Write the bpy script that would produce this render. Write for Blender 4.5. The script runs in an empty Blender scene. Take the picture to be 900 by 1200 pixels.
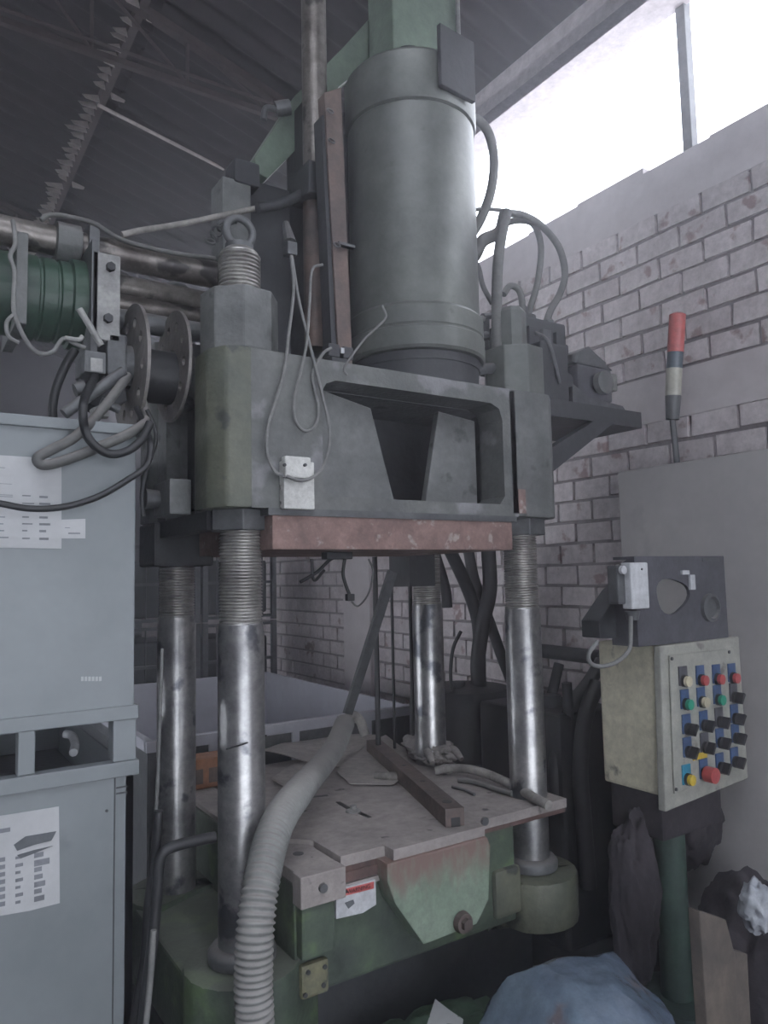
import bpy, bmesh, math, random
from mathutils import Vector, Matrix, noise
import numpy as np
random.seed(7)
sc = bpy.context.scene
COL = sc.collection
R = math.radians

# ------------------------------------------------------------------ camera
YAW, PITCH, ROLL, F = .990, .0855, -.0208, 871.0
C = Vector((-.882, -2.15, 1.55))
FW = Vector((math.cos(YAW) * math.cos(PITCH), math.sin(YAW) * math.cos(PITCH), math.sin(PITCH)))
_r0 = Vector((math.sin(YAW), -math.cos(YAW), 0)); _u0 = _r0.cross(FW)
RT = math.cos(ROLL) * _r0 + math.sin(ROLL) * _u0
UP = -math.sin(ROLL) * _r0 + math.cos(ROLL) * _u0
cd = bpy.data.cameras.new('camera'); cam = bpy.data.objects.new('camera', cd); COL.objects.link(cam)
cd.sensor_fit = 'HORIZONTAL'; cd.sensor_width = 36; cd.lens = F / 900 * 36; cd.clip_end = 200
cam.matrix_world = Matrix(((RT.x, UP.x, -FW.x, C.x), (RT.y, UP.y, -FW.y, C.y), (RT.z, UP.z, -FW.z, C.z), (0, 0, 0, 1)))
sc.camera = cam

# ------------------------------------------------------------------ light
sc.view_settings.view_transform = 'Standard'; sc.view_settings.look = 'None'
sc.view_settings.exposure = 0.27; sc.view_settings.gamma = 1; sc.view_settings.use_curve_mapping = False
w = bpy.data.worlds.new('overcast_sky'); sc.world = w; w.use_nodes = True
bg = w.node_tree.nodes['Background']; bg.inputs[0].default_value = (.86, .90, 1.0, 1); bg.inputs[1].default_value = 4.5
sc.cycles.use_denoising = True
sc.cycles.max_bounces = 8; sc.cycles.diffuse_bounces = 5; sc.cycles.volume_bounces = 1


# ------------------------------------------------------------------ helpers
def proj(p):
    d = Vector(p) - C; z = d.dot(FW)
    return 450 + F * d.dot(RT) / z, 600 - F * d.dot(UP) / z, z


def at(px, py, X=None, Y=None, Z=None):
    """the point of a real plane X=, Y= or Z= that is seen at this photo pixel"""
    d = FW + RT * ((px - 450) / F) - UP * ((py - 600) / F)
    k, v = (0, X) if X is not None else (1, Y) if Y is not None else (2, Z)
    return C + d * ((v - C[k]) / d[k])


MATS = {}


def mat(name, c1, c2=None, scale=6, rough=.6, metal=0.0, bump=.15, bscale=40, dust=0.0, spots=None, spot_scale=14, spot_at=.62,
        coords='Object', trans=0.0, rnd=0.0, grime=.22, dcol=(.30, .275, .265)):
    m = bpy.data.materials.new(name); m.use_nodes = True; nt = m.node_tree; N = nt.nodes; L = nt.links
    b = N['Principled BSDF']; b.inputs['Roughness'].default_value = rough; b.inputs['Metallic'].default_value = metal
    tc = N.new('ShaderNodeTexCoord'); co = tc.outputs[coords]
    if rnd:
        ob = N.new('ShaderNodeObjectInfo'); vm = N.new('ShaderNodeVectorMath'); vm.operation = 'MULTIPLY_ADD'; vm.inputs[1].default_value = (40, 30, 20)
        L.new(ob.outputs['Random'], vm.inputs[0]); L.new(co, vm.inputs[2]); co = vm.outputs[0]
    n1 = N.new('ShaderNodeTexNoise'); n1.inputs['Scale'].default_value = scale; n1.inputs['Detail'].default_value = 7
    n1.inputs['Roughness'].default_value = .62; L.new(co, n1.inputs['Vector'])
    rp = N.new('ShaderNodeValToRGB'); rp.color_ramp.elements[0].position = .36; rp.color_ramp.elements[1].position = .66
    c2 = c2 or tuple(x * .72 for x in c1)
    rp.color_ramp.elements[0].color = (*c2, 1); rp.color_ramp.elements[1].color = (*c1, 1)
    L.new(n1.outputs[0], rp.inputs[0]); out = rp.outputs[0]
    if spots:
        n2 = N.new('ShaderNodeTexNoise'); n2.inputs['Scale'].default_value = spot_scale; n2.inputs['Detail'].default_value = 5
        L.new(co, n2.inputs['Vector'])
        r2 = N.new('ShaderNodeValToRGB'); r2.color_ramp.elements[0].position = spot_at; r2.color_ramp.elements[1].position = spot_at + .06
        L.new(n2.outputs[0], r2.inputs[0])
        mx = N.new('ShaderNodeMix'); mx.data_type = 'RGBA'; L.new(r2.outputs[0], mx.inputs[0]); L.new(out, mx.inputs[6])
        mx.inputs[7].default_value = (*spots, 1); out = mx.outputs[2]
    if rnd:
        oi = N.new('ShaderNodeObjectInfo'); mr = N.new('ShaderNodeMapRange'); mr.inputs[3].default_value = 1 - rnd; mr.inputs[4].default_value = 1 + rnd * .5
        L.new(oi.outputs['Random'], mr.inputs[0]); hs = N.new('ShaderNodeHueSaturation'); L.new(mr.outputs[0], hs.inputs['Value'])
        L.new(out, hs.inputs['Color']); out = hs.outputs[0]
    if grime:
        n4 = N.new('ShaderNodeTexNoise'); n4.inputs['Scale'].default_value = scale * 4.5; n4.inputs['Detail'].default_value = 8; n4.inputs['Roughness'].default_value = .75
        L.new(co, n4.inputs['Vector']); mr4 = N.new('ShaderNodeMapRange'); mr4.inputs[1].default_value = .34; mr4.inputs[2].default_value = .66
        mr4.inputs[3].default_value = 1 - grime; mr4.inputs[4].default_value = 1 + grime * .7; L.new(n4.outputs[0], mr4.inputs[0])
        hs4 = N.new('ShaderNodeHueSaturation'); L.new(mr4.outputs[0], hs4.inputs['Value']); L.new(out, hs4.inputs['Color']); out = hs4.outputs[0]
    if dust:
        g = N.new('ShaderNodeNewGeometry'); sx = N.new('ShaderNodeSeparateXYZ'); L.new(g.outputs['Normal'], sx.inputs[0])
        mr = N.new('ShaderNodeMapRange'); mr.inputs[1].default_value = .25; mr.inputs[2].default_value = .9; mr.inputs[4].default_value = dust
        L.new(sx.outputs[2], mr.inputs[0]); mx = N.new('ShaderNodeMix'); mx.data_type = 'RGBA'; L.new(mr.outputs[0], mx.inputs[0])
        L.new(out, mx.inputs[6]); mx.inputs[7].default_value = (*dcol, 1); out = mx.outputs[2]
        ra = N.new('ShaderNodeMapRange'); ra.inputs[3].default_value = rough; ra.inputs[4].default_value = .95; L.new(mr.outputs[0], ra.inputs[0])
        L.new(ra.outputs[0], b.inputs['Roughness'])
    L.new(out, b.inputs['Base Color'])
    if bump:
        n3 = N.new('ShaderNodeTexNoise'); n3.inputs['Scale'].default_value = bscale; n3.inputs['Detail'].default_value = 6; L.new(co, n3.inputs['Vector'])
        bp = N.new('ShaderNodeBump'); bp.inputs['Strength'].default_value = bump; bp.inputs['Distance'].default_value = .01
        L.new(n3.outputs[0], bp.inputs['Height']); L.new(bp.outputs[0], b.inputs['Normal'])
    if trans:
        b.inputs['Transmission Weight'].default_value = trans
    MATS[name] = m
    return m


PR = 'procedural'
cast = mat('cast_grey_green', (.16, .165, .165), (.095, .10, .10), 5, .55, 0, .25, 60, dust=.5, spots=(.05, .052, .052), spot_scale=9)
castfront = mat('cast_front', (.15, .155, .15), (.095, .10, .10), 4, .5, 0, .25, 60, spots=(.215, .215, .225), spot_scale=5, spot_at=.56)
cast_olive = mat('cast_olive', (.14, .145, .105), (.09, .10, .08), 4, .55, 0, .25, 60, spots=(.05, .055, .05), spot_scale=8, spot_at=.6)
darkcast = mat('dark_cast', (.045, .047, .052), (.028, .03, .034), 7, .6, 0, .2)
cylpaint = mat('cylinder_paint', (.15, .16, .148), (.105, .112, .108), 3, .38, .15, .08, 30, spots=(.07, .075, .07), spot_scale=10, spot_at=.68)
green = mat('machine_green', (.085, .12, .08), (.045, .058, .048), 6, .6, 0, .3, 50, dust=.45, spots=(.10, .15, .075), spot_scale=6, spot_at=.60, dcol=(.16, .16, .14))
greenarm = mat('arm_green', (.15, .20, .155), (.10, .13, .105), 5, .55, 0, .2, 50, dust=.5)
lightgreen = mat('bracket_green', (.24, .30, .235), (.19, .25, .19), 8, .6, 0, .2, 60)
drumgreen = mat('drum_green', (.04, .08, .055), (.022, .045, .034), 7, .45, 0, .15)
steel = mat('worn_chrome', (.46, .455, .45), (.25, .25, .255), 7, .34, .82, .08, 30, spots=(.12, .125, .14), spot_scale=8, spot_at=.58)
thread = mat('thread_steel', (.44, .43, .41), (.26, .25, .24), 14, .42, .6, .1)
pipe_steel = mat('oily_pipe', (.30, .28, .26), (.11, .095, .09), 9, .42, .6, .15, dust=.3, spots=(.06, .055, .055), spot_scale=9, spot_at=.56)
greymetal = mat('grey_metal', (.13, .135, .14), (.08, .083, .09), 9, .5, .3, .15, dust=.4)
lightmetal = mat('light_metal', (.34, .34, .33), (.2, .2, .2), 10, .5, .3, .1)
rustplate = mat('rusty_pink_plate', (.29, .19, .17), (.17, .11, .10), 12, .75, .1, .3, 60, spots=(.36, .31, .29), spot_scale=20, spot_at=.6)
rustbar = mat('rusty_bar', (.17, .125, .11), (.09, .075, .072), 8, .6, .3, .25)
dustplate = mat('dusty_plate', (.36, .325, .31), (.27, .245, .235), 5, .85, .1, .25, 60, spots=(.06, .055, .055), spot_scale=13, spot_at=.66)
rededge = mat('plate_edge_red', (.17, .10, .085), (.09, .06, .055), 10, .75, .1, .3)
card = mat('dusty_cardboard', (.40, .37, .345), (.32, .295, .28), 6, .9, 0, .15)
cloth = mat('dusty_rag', (.38, .355, .34), (.26, .245, .235), 10, .95, 0, .4)
cab = mat('cabinet_grey_blue', (.205, .225, .235), (.165, .183, .193), 2.2, .45, .1, .06, 12, spots=(.15, .165, .175), spot_scale=5, spot_at=.66, grime=.06)
binp = mat('bin_grey', (.52, .52, .57), (.44, .44, .49), 3, .5, .1, .1, grime=.06)
paper = mat('paper', (.46, .465, .475), (.40, .41, .42), 5, .8, 0, .05, grime=.06)
ink = mat('ink_grey', (.2, .21, .23), None, 5, .8, 0, 0)
darkink = mat('ink_smear', (.12, .13, .14), None, 5, .8, 0, 0)
black = mat('black_rubber', (.02, .021, .024), (.012, .012, .014), 8, .5, 0, .2)
hosegrey = mat('hose_grey', (.13, .13, .125), (.085, .085, .085), 10, .6, 0, .1, dust=.5)
ribgrey = mat('ribbed_hose', (.27, .275, .265), (.19, .195, .19), 5, .6, 0, .1, dust=.6)
palehose = mat('pale_hose', (.36, .34, .32), (.15, .145, .135), 10, .75, 0, .1)
wiregrey = mat('wire_grey', (.22, .22, .215), (.14, .14, .14), 10, .7, 0, .1)
brickm = mat('whitewashed_brick', (.66, .61, .62), (.54, .49, .50), 5, .9, 0, .35, 45, spots=(.36, .26, .26), spot_scale=9, spot_at=.62, coords='Object', rnd=.12)
brickw = mat('whitewashed_brick_far', (.64, .59, .60), (.50, .45, .46), 9, .9, 0, .35, 45, spots=(.25, .18, .17), spot_scale=6, spot_at=.64)
mortar = mat('shadowed_mortar', (.30, .27, .28), (.22, .195, .20), 9, .95, 0, .4)
plaster = mat('plaster', (.60, .56, .57), (.50, .46, .47), 3, .9, 0, .2, 30, grime=.06)
concrete = mat('eave_concrete', (.50, .45, .46), (.40, .36, .37), 4, .9, 0, .2)
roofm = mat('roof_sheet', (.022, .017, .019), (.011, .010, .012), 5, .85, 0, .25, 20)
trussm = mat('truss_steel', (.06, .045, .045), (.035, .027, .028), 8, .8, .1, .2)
toothrodm = mat('lit_teeth_and_rod', (.42, .38, .36), (.3, .27, .26), 8, .9, 0, .1)  # pale tone imitating daylight on the purlin teeth; also the brace rod
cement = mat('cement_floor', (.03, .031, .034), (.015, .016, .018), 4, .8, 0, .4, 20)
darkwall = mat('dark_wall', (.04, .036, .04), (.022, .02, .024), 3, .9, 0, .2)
ecab = mat('electrical_cabinet_grey', (.40, .385, .38), (.36, .345, .345), 3, .6, 0, .06, spots=(.34, .325, .325), spot_scale=4, spot_at=.64, grime=.06)
cream = mat('cream_box', (.58, .55, .42), (.48, .45, .35), 6, .6, 0, .1, spots=(.10, .09, .075), spot_scale=8, spot_at=.64)
panelw = mat('panel_white', (.36, .36, .32), (.28, .28, .25), 6, .5, 0, .05, spots=(.14, .135, .12), spot_scale=10, spot_at=.64)
housing = mat('housing_grey', (.085, .085, .10), (.06, .06, .07), 9, .5, 0, .1, spots=(.2, .2, .21), spot_scale=9, spot_at=.72)
whitebox = mat('white_box', (.55, .56, .58), (.45, .46, .48), 8, .5, 0, .05)
whitewear = mat('worn_white_paint', (.62, .62, .60), (.5, .5, .48), 14, .6, 0, .1, spots=(.05, .05, .05), spot_scale=26, spot_at=.66)
redp = mat('red_plastic', (.42, .07, .07), (.36, .06, .06), 8, .4, 0, 0)
redl = mat('red_lens', (.55, .13, .12), (.48, .11, .11), 8, .35, 0, 0)
bluel = mat('blue_lens', (.09, .12, .15), None, 8, .35, 0, 0)
whitel = mat('white_lens', (.5, .49, .42), None, 8, .35, 0, 0)
greenp = mat('green_plastic', (.02, .27, .17), None, 8, .4, 0, 0)
yellp = mat('yellow_plastic', (.62, .45, .04), None, 8, .5, 0, 0)
creamp = mat('ivory_plastic', (.55, .5, .36), None, 8, .4, 0, 0)
blkp = mat('black_plastic', (.018, .018, .02), None, 8, .4, 0, 0)
bluep = mat('blue_legend', (.05, .10, .22), (.04, .075, .16), 30, .5, 0, 0)
cyanp = mat('cyan_legend', (.03, .26, .40), None, 8, .5, 0, 0)
tarp = mat('blue_plastic_sheet', (.15, .20, .26), (.09, .12, .17), 5, .27, 0, 1.0, 11, spots=(.16, .135, .15), spot_scale=4, spot_at=.52)
greentarp = mat('green_plastic_sheet', (.045, .085, .05), (.025, .045, .03), 9, .5, 0, .5, 20)
sack = mat('tan_sack', (.15, .125, .105), (.09, .078, .07), 5, .85, 0, .3)
ragdark = mat('dark_rag', (.045, .038, .044), (.018, .016, .021), 10, .95, 0, .5)
whiteplast = mat('white_plastic', (.5, .52, .55), (.3, .32, .36), 9, .5, 0, .3)
orange = mat('orange_brick', (.40, .19, .10), (.28, .13, .075), 9, .85, 0, .3)
poleg = mat('pole_green', (.05, .09, .07), (.03, .05, .045), 8, .6, 0, .2)
bluetarp = mat('blue_tarp', (.03, .06, .16), (.02, .035, .09), 9, .6, 0, .4)
yellowpaint = mat('yellow_worn_paint', (.21, .20, .12), (.12, .12, .08), 14, .7, 0, .3, spots=(.06, .065, .05), spot_scale=18, spot_at=.6)


def z_rust(m, z0, z1, col):
    """old rust and scraped primer along the upper edge of the hanging plate"""
    nt = m.node_tree; N = nt.nodes; L = nt.links; b = N['Principled BSDF']; src = b.inputs['Base Color'].links[0].from_socket
    tc = N.new('ShaderNodeTexCoord'); sp = N.new('ShaderNodeSeparateXYZ'); L.new(tc.outputs['Object'], sp.inputs[0])
    mp = N.new('ShaderNodeMapping'); mp.inputs['Scale'].default_value = (30, 30, 9); L.new(tc.outputs['Object'], mp.inputs[0])
    n = N.new('ShaderNodeTexNoise'); n.inputs['Scale'].default_value = 1.6; n.inputs['Detail'].default_value = 6; L.new(mp.outputs[0], n.inputs['Vector'])
    a = N.new('ShaderNodeMath'); a.operation = 'MULTIPLY_ADD'; a.inputs[1].default_value = .22; L.new(n.outputs[0], a.inputs[0]); L.new(sp.outputs[2], a.inputs[2])
    mr = N.new('ShaderNodeMapRange'); mr.inputs[1].default_value = z0 + .11; mr.inputs[2].default_value = z1 + .11; L.new(a.outputs[0], mr.inputs[0])
    mx = N.new('ShaderNodeMix'); mx.data_type = 'RGBA'; L.new(mr.outputs[0], mx.inputs[0]); L.new(src, mx.inputs[6]); mx.inputs[7].default_value = (*col, 1)
    L.new(mx.outputs[2], b.inputs['Base Color'])


z_rust(lightgreen, .545, .655, (.20, .135, .12))


class MB:
    def __init__(s): s.bm = bmesh.new()

    def box(s, lo, hi, M=None, bev=0):
        lo, hi = Vector(lo), Vector(hi); c = (lo + hi) / 2; d = hi - lo
        T = Matrix.Translation(c) @ Matrix.Diagonal((*d, 1))
        if M: T = M @ T
        g = bmesh.ops.create_cube(s.bm, size=1, matrix=T)
        if bev:
            e = {ed for v in g['verts'] for ed in v.link_edges}
            bmesh.ops.bevel(s.bm, geom=list(e), offset=bev, segments=2, affect='EDGES', profile=.6)
        return s

    def cyl(s, p0, p1, r, r2=None, seg=24, cap=True):
        p0, p1 = Vector(p0), Vector(p1); d = p1 - p0; r2 = r if r2 is None else r2
        T = Matrix.Translation((p0 + p1) / 2) @ d.to_track_quat('Z', 'Y').to_matrix().to_4x4()
        bmesh.ops.create_cone(s.bm, cap_ends=cap, segments=seg, radius1=r, radius2=r2, depth=d.length, matrix=T)
        return s

    def lathe(s, prof, c=(0, 0, 0), seg=32, axis='Z', cap=True):
        rings = []
        for r, z in prof:
            ring = []
            for i in range(seg):
                a = 2 * math.pi * i / seg; x, y = r * math.cos(a), r * math.sin(a)
                v = {'Z': (x, y, z), 'X': (z, x, y), 'Y': (y, z, x)}[axis]
                ring.append(s.bm.verts.new(Vector(v) + Vector(c)))
            rings.append(ring)
        for a, b in zip(rings, rings[1:]):
            for i in range(seg): s.bm.faces.new((a[i], a[(i + 1) % seg], b[(i + 1) % seg], b[i]))
        if cap: s.bm.faces.new(rings[0][::-1]); s.bm.faces.new(rings[-1])
        return s

    def prism(s, pts, v, bev=0):
        """polygon of 3-D points pushed along v"""
        v = Vector(v); a = [s.bm.verts.new(Vector(p)) for p in pts]; b = [s.bm.verts.new(Vector(p) + v) for p in pts]; n = len(a)
        fs = [s.bm.faces.new(a[::-1]), s.bm.faces.new(b)] + [s.bm.faces.new((a[i], a[(i + 1) % n], b[(i + 1) % n], b[i])) for i in range(n)]
        if bev:
            bmesh.ops.bevel(s.bm, geom=list({e for f in fs for e in f.edges}), offset=bev, segments=2, affect='EDGES', profile=.6)
        return s

    def tube(s, pts, r, seg=10, n=6, rf=None, cap=True):
        P = spline(pts, n) if n > 1 else [Vector(p) for p in pts]
        up = None; rings = []; tot = 0
        for i, p in enumerate(P):
            t = (P[min(i + 1, len(P) - 1)] - P[max(i - 1, 0)]).normalized()
            if up is None: up = t.orthogonal().normalized()
            up = (up - t * up.dot(t)).normalized(); sd = t.cross(up)
            if i: tot += (p - P[i - 1]).length
            rr = rf(tot, i / (len(P) - 1)) if rf else r
            rings.append([s.bm.verts.new(p + (up * math.cos(2 * math.pi * k / seg) + sd * math.sin(2 * math.pi * k / seg)) * rr) for k in range(seg)])
        for a, b in zip(rings, rings[1:]):
            for i in range(seg): s.bm.faces.new((a[i], a[(i + 1) % seg], b[(i + 1) % seg], b[i]))
        if cap: s.bm.faces.new(rings[0][::-1]); s.bm.faces.new(rings[-1])
        return s

    def torus(s, c, R_, r, M=None, seg=28, ms=10):
        M = M or Matrix(); rings = []
        for i in range(seg):
            a = 2 * math.pi * i / seg; ring = []
            for j in range(ms):
                b = 2 * math.pi * j / ms
                v = Vector(((R_ + r * math.cos(b)) * math.cos(a), (R_ + r * math.cos(b)) * math.sin(a), r * math.sin(b)))
                ring.append(s.bm.verts.new(M @ v + Vector(c)))
            rings.append(ring)
        for i in range(seg):
            a, b = rings[i], rings[(i + 1) % seg]
            for j in range(ms): s.bm.faces.new((a[j], b[j], b[(j + 1) % ms], a[(j + 1) % ms]))
        return s

    def blob(s, c, rad, amp=.2, fr=3, sub=4, M=None, seed=0, flat=None, fold=0.0, crease=.04):
        g = bmesh.ops.create_icosphere(s.bm, subdivisions=sub, radius=1)
        for v in g['verts']:
            n = v.co.normalized(); o = n * fr + Vector((seed, seed * 1.7, 0))
            d = noise.fractal(o, 1, 2, 4) * amp + fold * (.5 - abs(noise.noise(o * 1.5))) * .8 + crease * (.3 - abs(noise.noise(o * 4.3 + n))) + crease * .5 * (.3 - abs(noise.noise(o * 9.1 - n)))
            p = n * (1 + d); p = Vector((p.x * rad[0], p.y * rad[1], p.z * rad[2]))
            if M: p = M @ p
            p = p + Vector(c)
            if flat is not None and p.z < flat: p.z = flat
            v.co = p
        return s

    def build(s, name, m, parent=None, smooth=None, **kw):
        bm = s.bm; bmesh.ops.recalc_face_normals(bm, faces=bm.faces[:])
        org = origin(parent) if parent else None
        if org is None:
            org = Vector(kw.pop('org')) if 'org' in kw else base(bm)
            loc = org
        else: loc = Vector((0, 0, 0))
        bmesh.ops.translate(bm, verts=bm.verts[:], vec=-org)
        me = bpy.data.meshes.new(name); bm.to_mesh(me); bm.free(); me.materials.append(m)
        if smooth:
            me.set_sharp_from_angle(angle=R(smooth if smooth is not True else 35)) if hasattr(me, 'set_sharp_from_angle') else None
            for p in me.polygons: p.use_smooth = True
        o = bpy.data.objects.new(name, me); COL.objects.link(o); o.location = loc
        if parent: o.parent = parent
        for k, v in kw.items(): o[k] = v
        return o


def base(bm):
    xs = [v.co for v in bm.verts]
    return Vector(((min(v.x for v in xs) + max(v.x for v in xs)) / 2, (min(v.y for v in xs) + max(v.y for v in xs)) / 2, min(v.z for v in xs)))


def origin(o):
    v = Vector((0, 0, 0))
    while o: v = v + o.location; o = o.parent
    return v


def spline(pts, n):
    P = [Vector(p) for p in pts]; P = [P[0] * 2 - P[1]] + P + [P[-1] * 2 - P[-2]]; out = []
    for i in range(1, len(P) - 2):
        a, b, c, d = P[i - 1:i + 3]
        for k in range(n):
            t = k / n
            out.append(.5 * ((2 * b) + (c - a) * t + (2 * a - 5 * b + 4 * c - d) * t * t + (3 * b - a - 3 * c + d) * t ** 3))
    return out + [P[-2]]


def thing(name, label, cat, loc, group=None):
    o = bpy.data.objects.new(name, None); COL.objects.link(o); o.location = loc; o.empty_display_size = .1
    o['label'] = label; o['category'] = cat
    if group: o['group'] = group
    return o


def tag(o, label, cat, group=None, kind=None):
    o['label'] = label; o['category'] = cat
    if group: o['group'] = group
    if kind: o['kind'] = kind
    return o


def struct(o): o['kind'] = 'structure'; return o


def text(txt, size, M, name, m, parent):
    cu = bpy.data.curves.new('t', 'FONT'); cu.body = txt; cu.size = size; cu.extrude = .0004; cu.align_x = 'CENTER'; cu.align_y = 'CENTER'
    t = bpy.data.objects.new('t', cu); COL.objects.link(t); bpy.context.view_layer.update()
    me = bpy.data.meshes.new_from_object(t.evaluated_get(bpy.context.evaluated_depsgraph_get())); bpy.data.objects.remove(t)
    me.transform(Matrix.Translation(-origin(parent)) @ M); me.materials.clear(); me.materials.append(m)
    o = bpy.data.objects.new(name, me); COL.objects.link(o); o.parent = parent
    return o


FACE_FRONT = Matrix(((1, 0, 0, 0), (0, 0, -1, 0), (0, 1, 0, 0), (0, 0, 0, 1)))   # text plane XZ facing -Y

# ================================================================== SETTING
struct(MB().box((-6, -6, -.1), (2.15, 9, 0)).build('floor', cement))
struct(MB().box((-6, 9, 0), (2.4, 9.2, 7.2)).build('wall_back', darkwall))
# unseen opening added in this wall to light the rear bricks and bin
struct(MB().box((-6.2, -6, 0), (-6, .5, 7.2)).box((-6.2, .5, 2.9), (-6, 6.5, 7.2)).box((-6.2, 6.5, 0), (-6, 9, 7.2)).build('wall_left', darkwall))
wf = MB().box((-6, -6.2, 0), (-3.2, -6, 7)).box((1.6, -6.2, 0), (2.4, -6, 7)).box((-3.2, -6.2, 3.0), (1.6, -6, 7))
struct(wf.build('wall_front', darkwall))

WX = 2.15
wall = MB().box((WX, -6, 0), (WX + .16, 9, 3.50)).build('wall_right', mortar); struct(wall)
# uneven wall-top band imitating glare over brick, and the tie beam across it
glare_band = MB()
y = -6.0
while y < 8.8:
    l = random.uniform(.3, .7); h = 3.5 + random.uniform(-.01, .035)
    glare_band.box((WX - .012, y, 3.262), (WX + .17, min(y + l, 9), h)); y += l
struct(glare_band.build('trim_1', plaster))
struct(MB().box((WX - .022, -6, 2.252), (WX + .01, 9, 2.478), bev=.004).build('trim_2', plaster))
# bricks
BL, BH = .235, .112
cells = []
for row in range(29):
    z = .02 + row * BH
    if z + .1 > 3.30 or (z + .1 > 2.27 and z < 2.46): continue
    for k in range(-8, 22):
        yy = k * BL + (BL / 2 if row % 2 else 0)
        p = proj((WX, yy + BL / 2, z + BH / 2))
        vis = p[2] > .5 and -20 < p[0] < 925 and -20 < p[1] < 1000
        hid = yy + BL < .06 and z < 2.0
        if 330 < p[0] < 345: hid = True
        cells.append((0 if vis and not hid and p[0] > 340 else 1, p[2] if p[2] > 0 else 99, yy, z))
cells.sort()
bms = []
for q in range(5):
    b = bmesh.new(); bmesh.ops.create_cube(b, size=1)
    for v in b.verts: v.co = Vector((v.co.x * .03, v.co.y * (BL - .017) + random.uniform(-.004, .004), v.co.z * (BH - .017) + random.uniform(-.004, .004)))
    me = bpy.data.meshes.new('brick'); b.to_mesh(me); b.free(); me.materials.append(brickm); bms.append(me)
rest = MB()
for i, (f, d, yy, z) in enumerate(cells):
    c = Vector((WX - .004 + random.uniform(-.003, .003), yy + BL / 2, z + BH / 2))
    if i < 300:
        o = bpy.data.objects.new('brick', random.choice(bms)); COL.objects.link(o); o.parent = wall
        o.location = c - origin(wall); o.rotation_euler = (random.uniform(-.02, .02), 0, random.uniform(-.02, .02))
    else: rest.box(c - Vector((.015, BL / 2 - .009, BH / 2 - .009)), c + Vector((.015, BL / 2 - .009, BH / 2 - .009)))
rest.build('brick', brickw, wall, kind='stuff')
# pale rendered pilaster low on the wall
a = at(411, 700, X=WX - .02).y; b = at(442, 700, X=WX - .02).y
struct(MB().box((WX - .09, b, 0), (WX - .02, a, 2.2), bev=.006).build('trim_3', plaster))


def roofz(x): return 4.38 + .30 * (2.25 - x)


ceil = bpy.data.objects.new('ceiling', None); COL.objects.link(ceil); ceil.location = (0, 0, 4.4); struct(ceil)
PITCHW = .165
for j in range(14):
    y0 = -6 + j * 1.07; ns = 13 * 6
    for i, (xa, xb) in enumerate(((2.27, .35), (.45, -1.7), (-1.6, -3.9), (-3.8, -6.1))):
        if j in (1, 2, 3) and i in (1, 2): continue      # sheets left out behind the camera, an added opening for light from above
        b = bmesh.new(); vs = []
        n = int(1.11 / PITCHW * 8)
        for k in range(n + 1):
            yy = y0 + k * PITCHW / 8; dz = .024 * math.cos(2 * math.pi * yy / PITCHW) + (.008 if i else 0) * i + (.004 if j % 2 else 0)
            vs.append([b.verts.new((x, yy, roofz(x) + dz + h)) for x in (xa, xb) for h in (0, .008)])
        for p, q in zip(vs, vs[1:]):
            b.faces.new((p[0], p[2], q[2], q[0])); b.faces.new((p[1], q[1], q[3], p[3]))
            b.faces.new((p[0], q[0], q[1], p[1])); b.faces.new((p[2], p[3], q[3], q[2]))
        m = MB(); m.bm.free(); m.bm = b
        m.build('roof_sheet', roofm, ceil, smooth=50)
struct(MB().box((1.95, -6, 4.25), (2.21, 9, 4.33)).box((1.95, -6, 4.25), (2.03, 9, 4.42)).build('trim_4', concrete))


def truss(Y, label):
    t = thing('roof_truss', label, 'truss', (-1, Y, 4.5))
    MB().box((-5.8, Y - .018, 4.50), (1.93, Y + .018, 4.535)).build('bottom_chord', trussm, t)
    MB().prism([(-5.8, Y - .03, roofz(-5.8) - .1), (1.93, Y - .03, roofz(1.93) - .06), (1.93, Y - .03, roofz(1.93) - .11), (-5.8, Y - .03, roofz(-5.8) - .16)], (0, .06, 0)).build('top_chord', trussm, t)
    for k in range(13):
        x0 = 1.6 - k * .55; zt = roofz(x0) - .1
        MB().cyl((x0, Y, 4.53), (x0, Y, zt), .011, seg=8).build('web_post', trussm, t)
        MB().cyl((x0, Y, 4.53), (x0 - .5, Y, roofz(x0 - .5) - .1), .010, seg=8).build('web_diagonal', trussm, t)
    MB().cyl((-5.8, Y - .18, 4.42), (1.5, Y - .18, 4.47), .009, seg=8).build('tie_rod', trussm, t)


truss(2.02, 'rusty steel lattice truss crossing the roof, nearest of the two')
truss(5.2, 'rusty steel lattice truss deeper in the dark roof, the farther one')
pu = thing('purlin', 'thin rusty roof purlin with pale teeth standing in for daylight on the sheet edges', 'purlin', (.22, 2.5, 4.9))
MB().box((.20, -3, 4.88), (.25, 8.8, 4.95)).build('rail', trussm, pu)
for k in range(64):  # pale teeth modelled in place of daylight catching the roof sheet edges
    yy = 1.3 + k * .085 + random.uniform(-.02, .02); q = random.uniform(.6, 1.15) * (1.7 if k % 11 == 3 else 1); sd = -1 if random.random() < .88 else 1
    x0 = .225 + sd * .03
    MB().prism([(x0, yy, 4.92), (x0 + sd * .10 * q, yy + .01, 4.90), (x0 + sd * .085 * q, yy - .02, 4.86), (x0, yy - .045 * q, 4.84)], (.004, .006, 0)).build('light_tooth', toothrodm, pu)
MB().cyl(at(115, 123, Z=4.7), at(262, 198, Z=4.7), .012, seg=8).build('brace_rod', toothrodm, pu)
tag(MB().box((WX + .04, -.175, 3.50), (WX + .09, -.125, 4.45), bev=.004).build('window_post', greymetal), 'slim vertical steel post standing on the brick wall against the sky', 'post')
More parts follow.
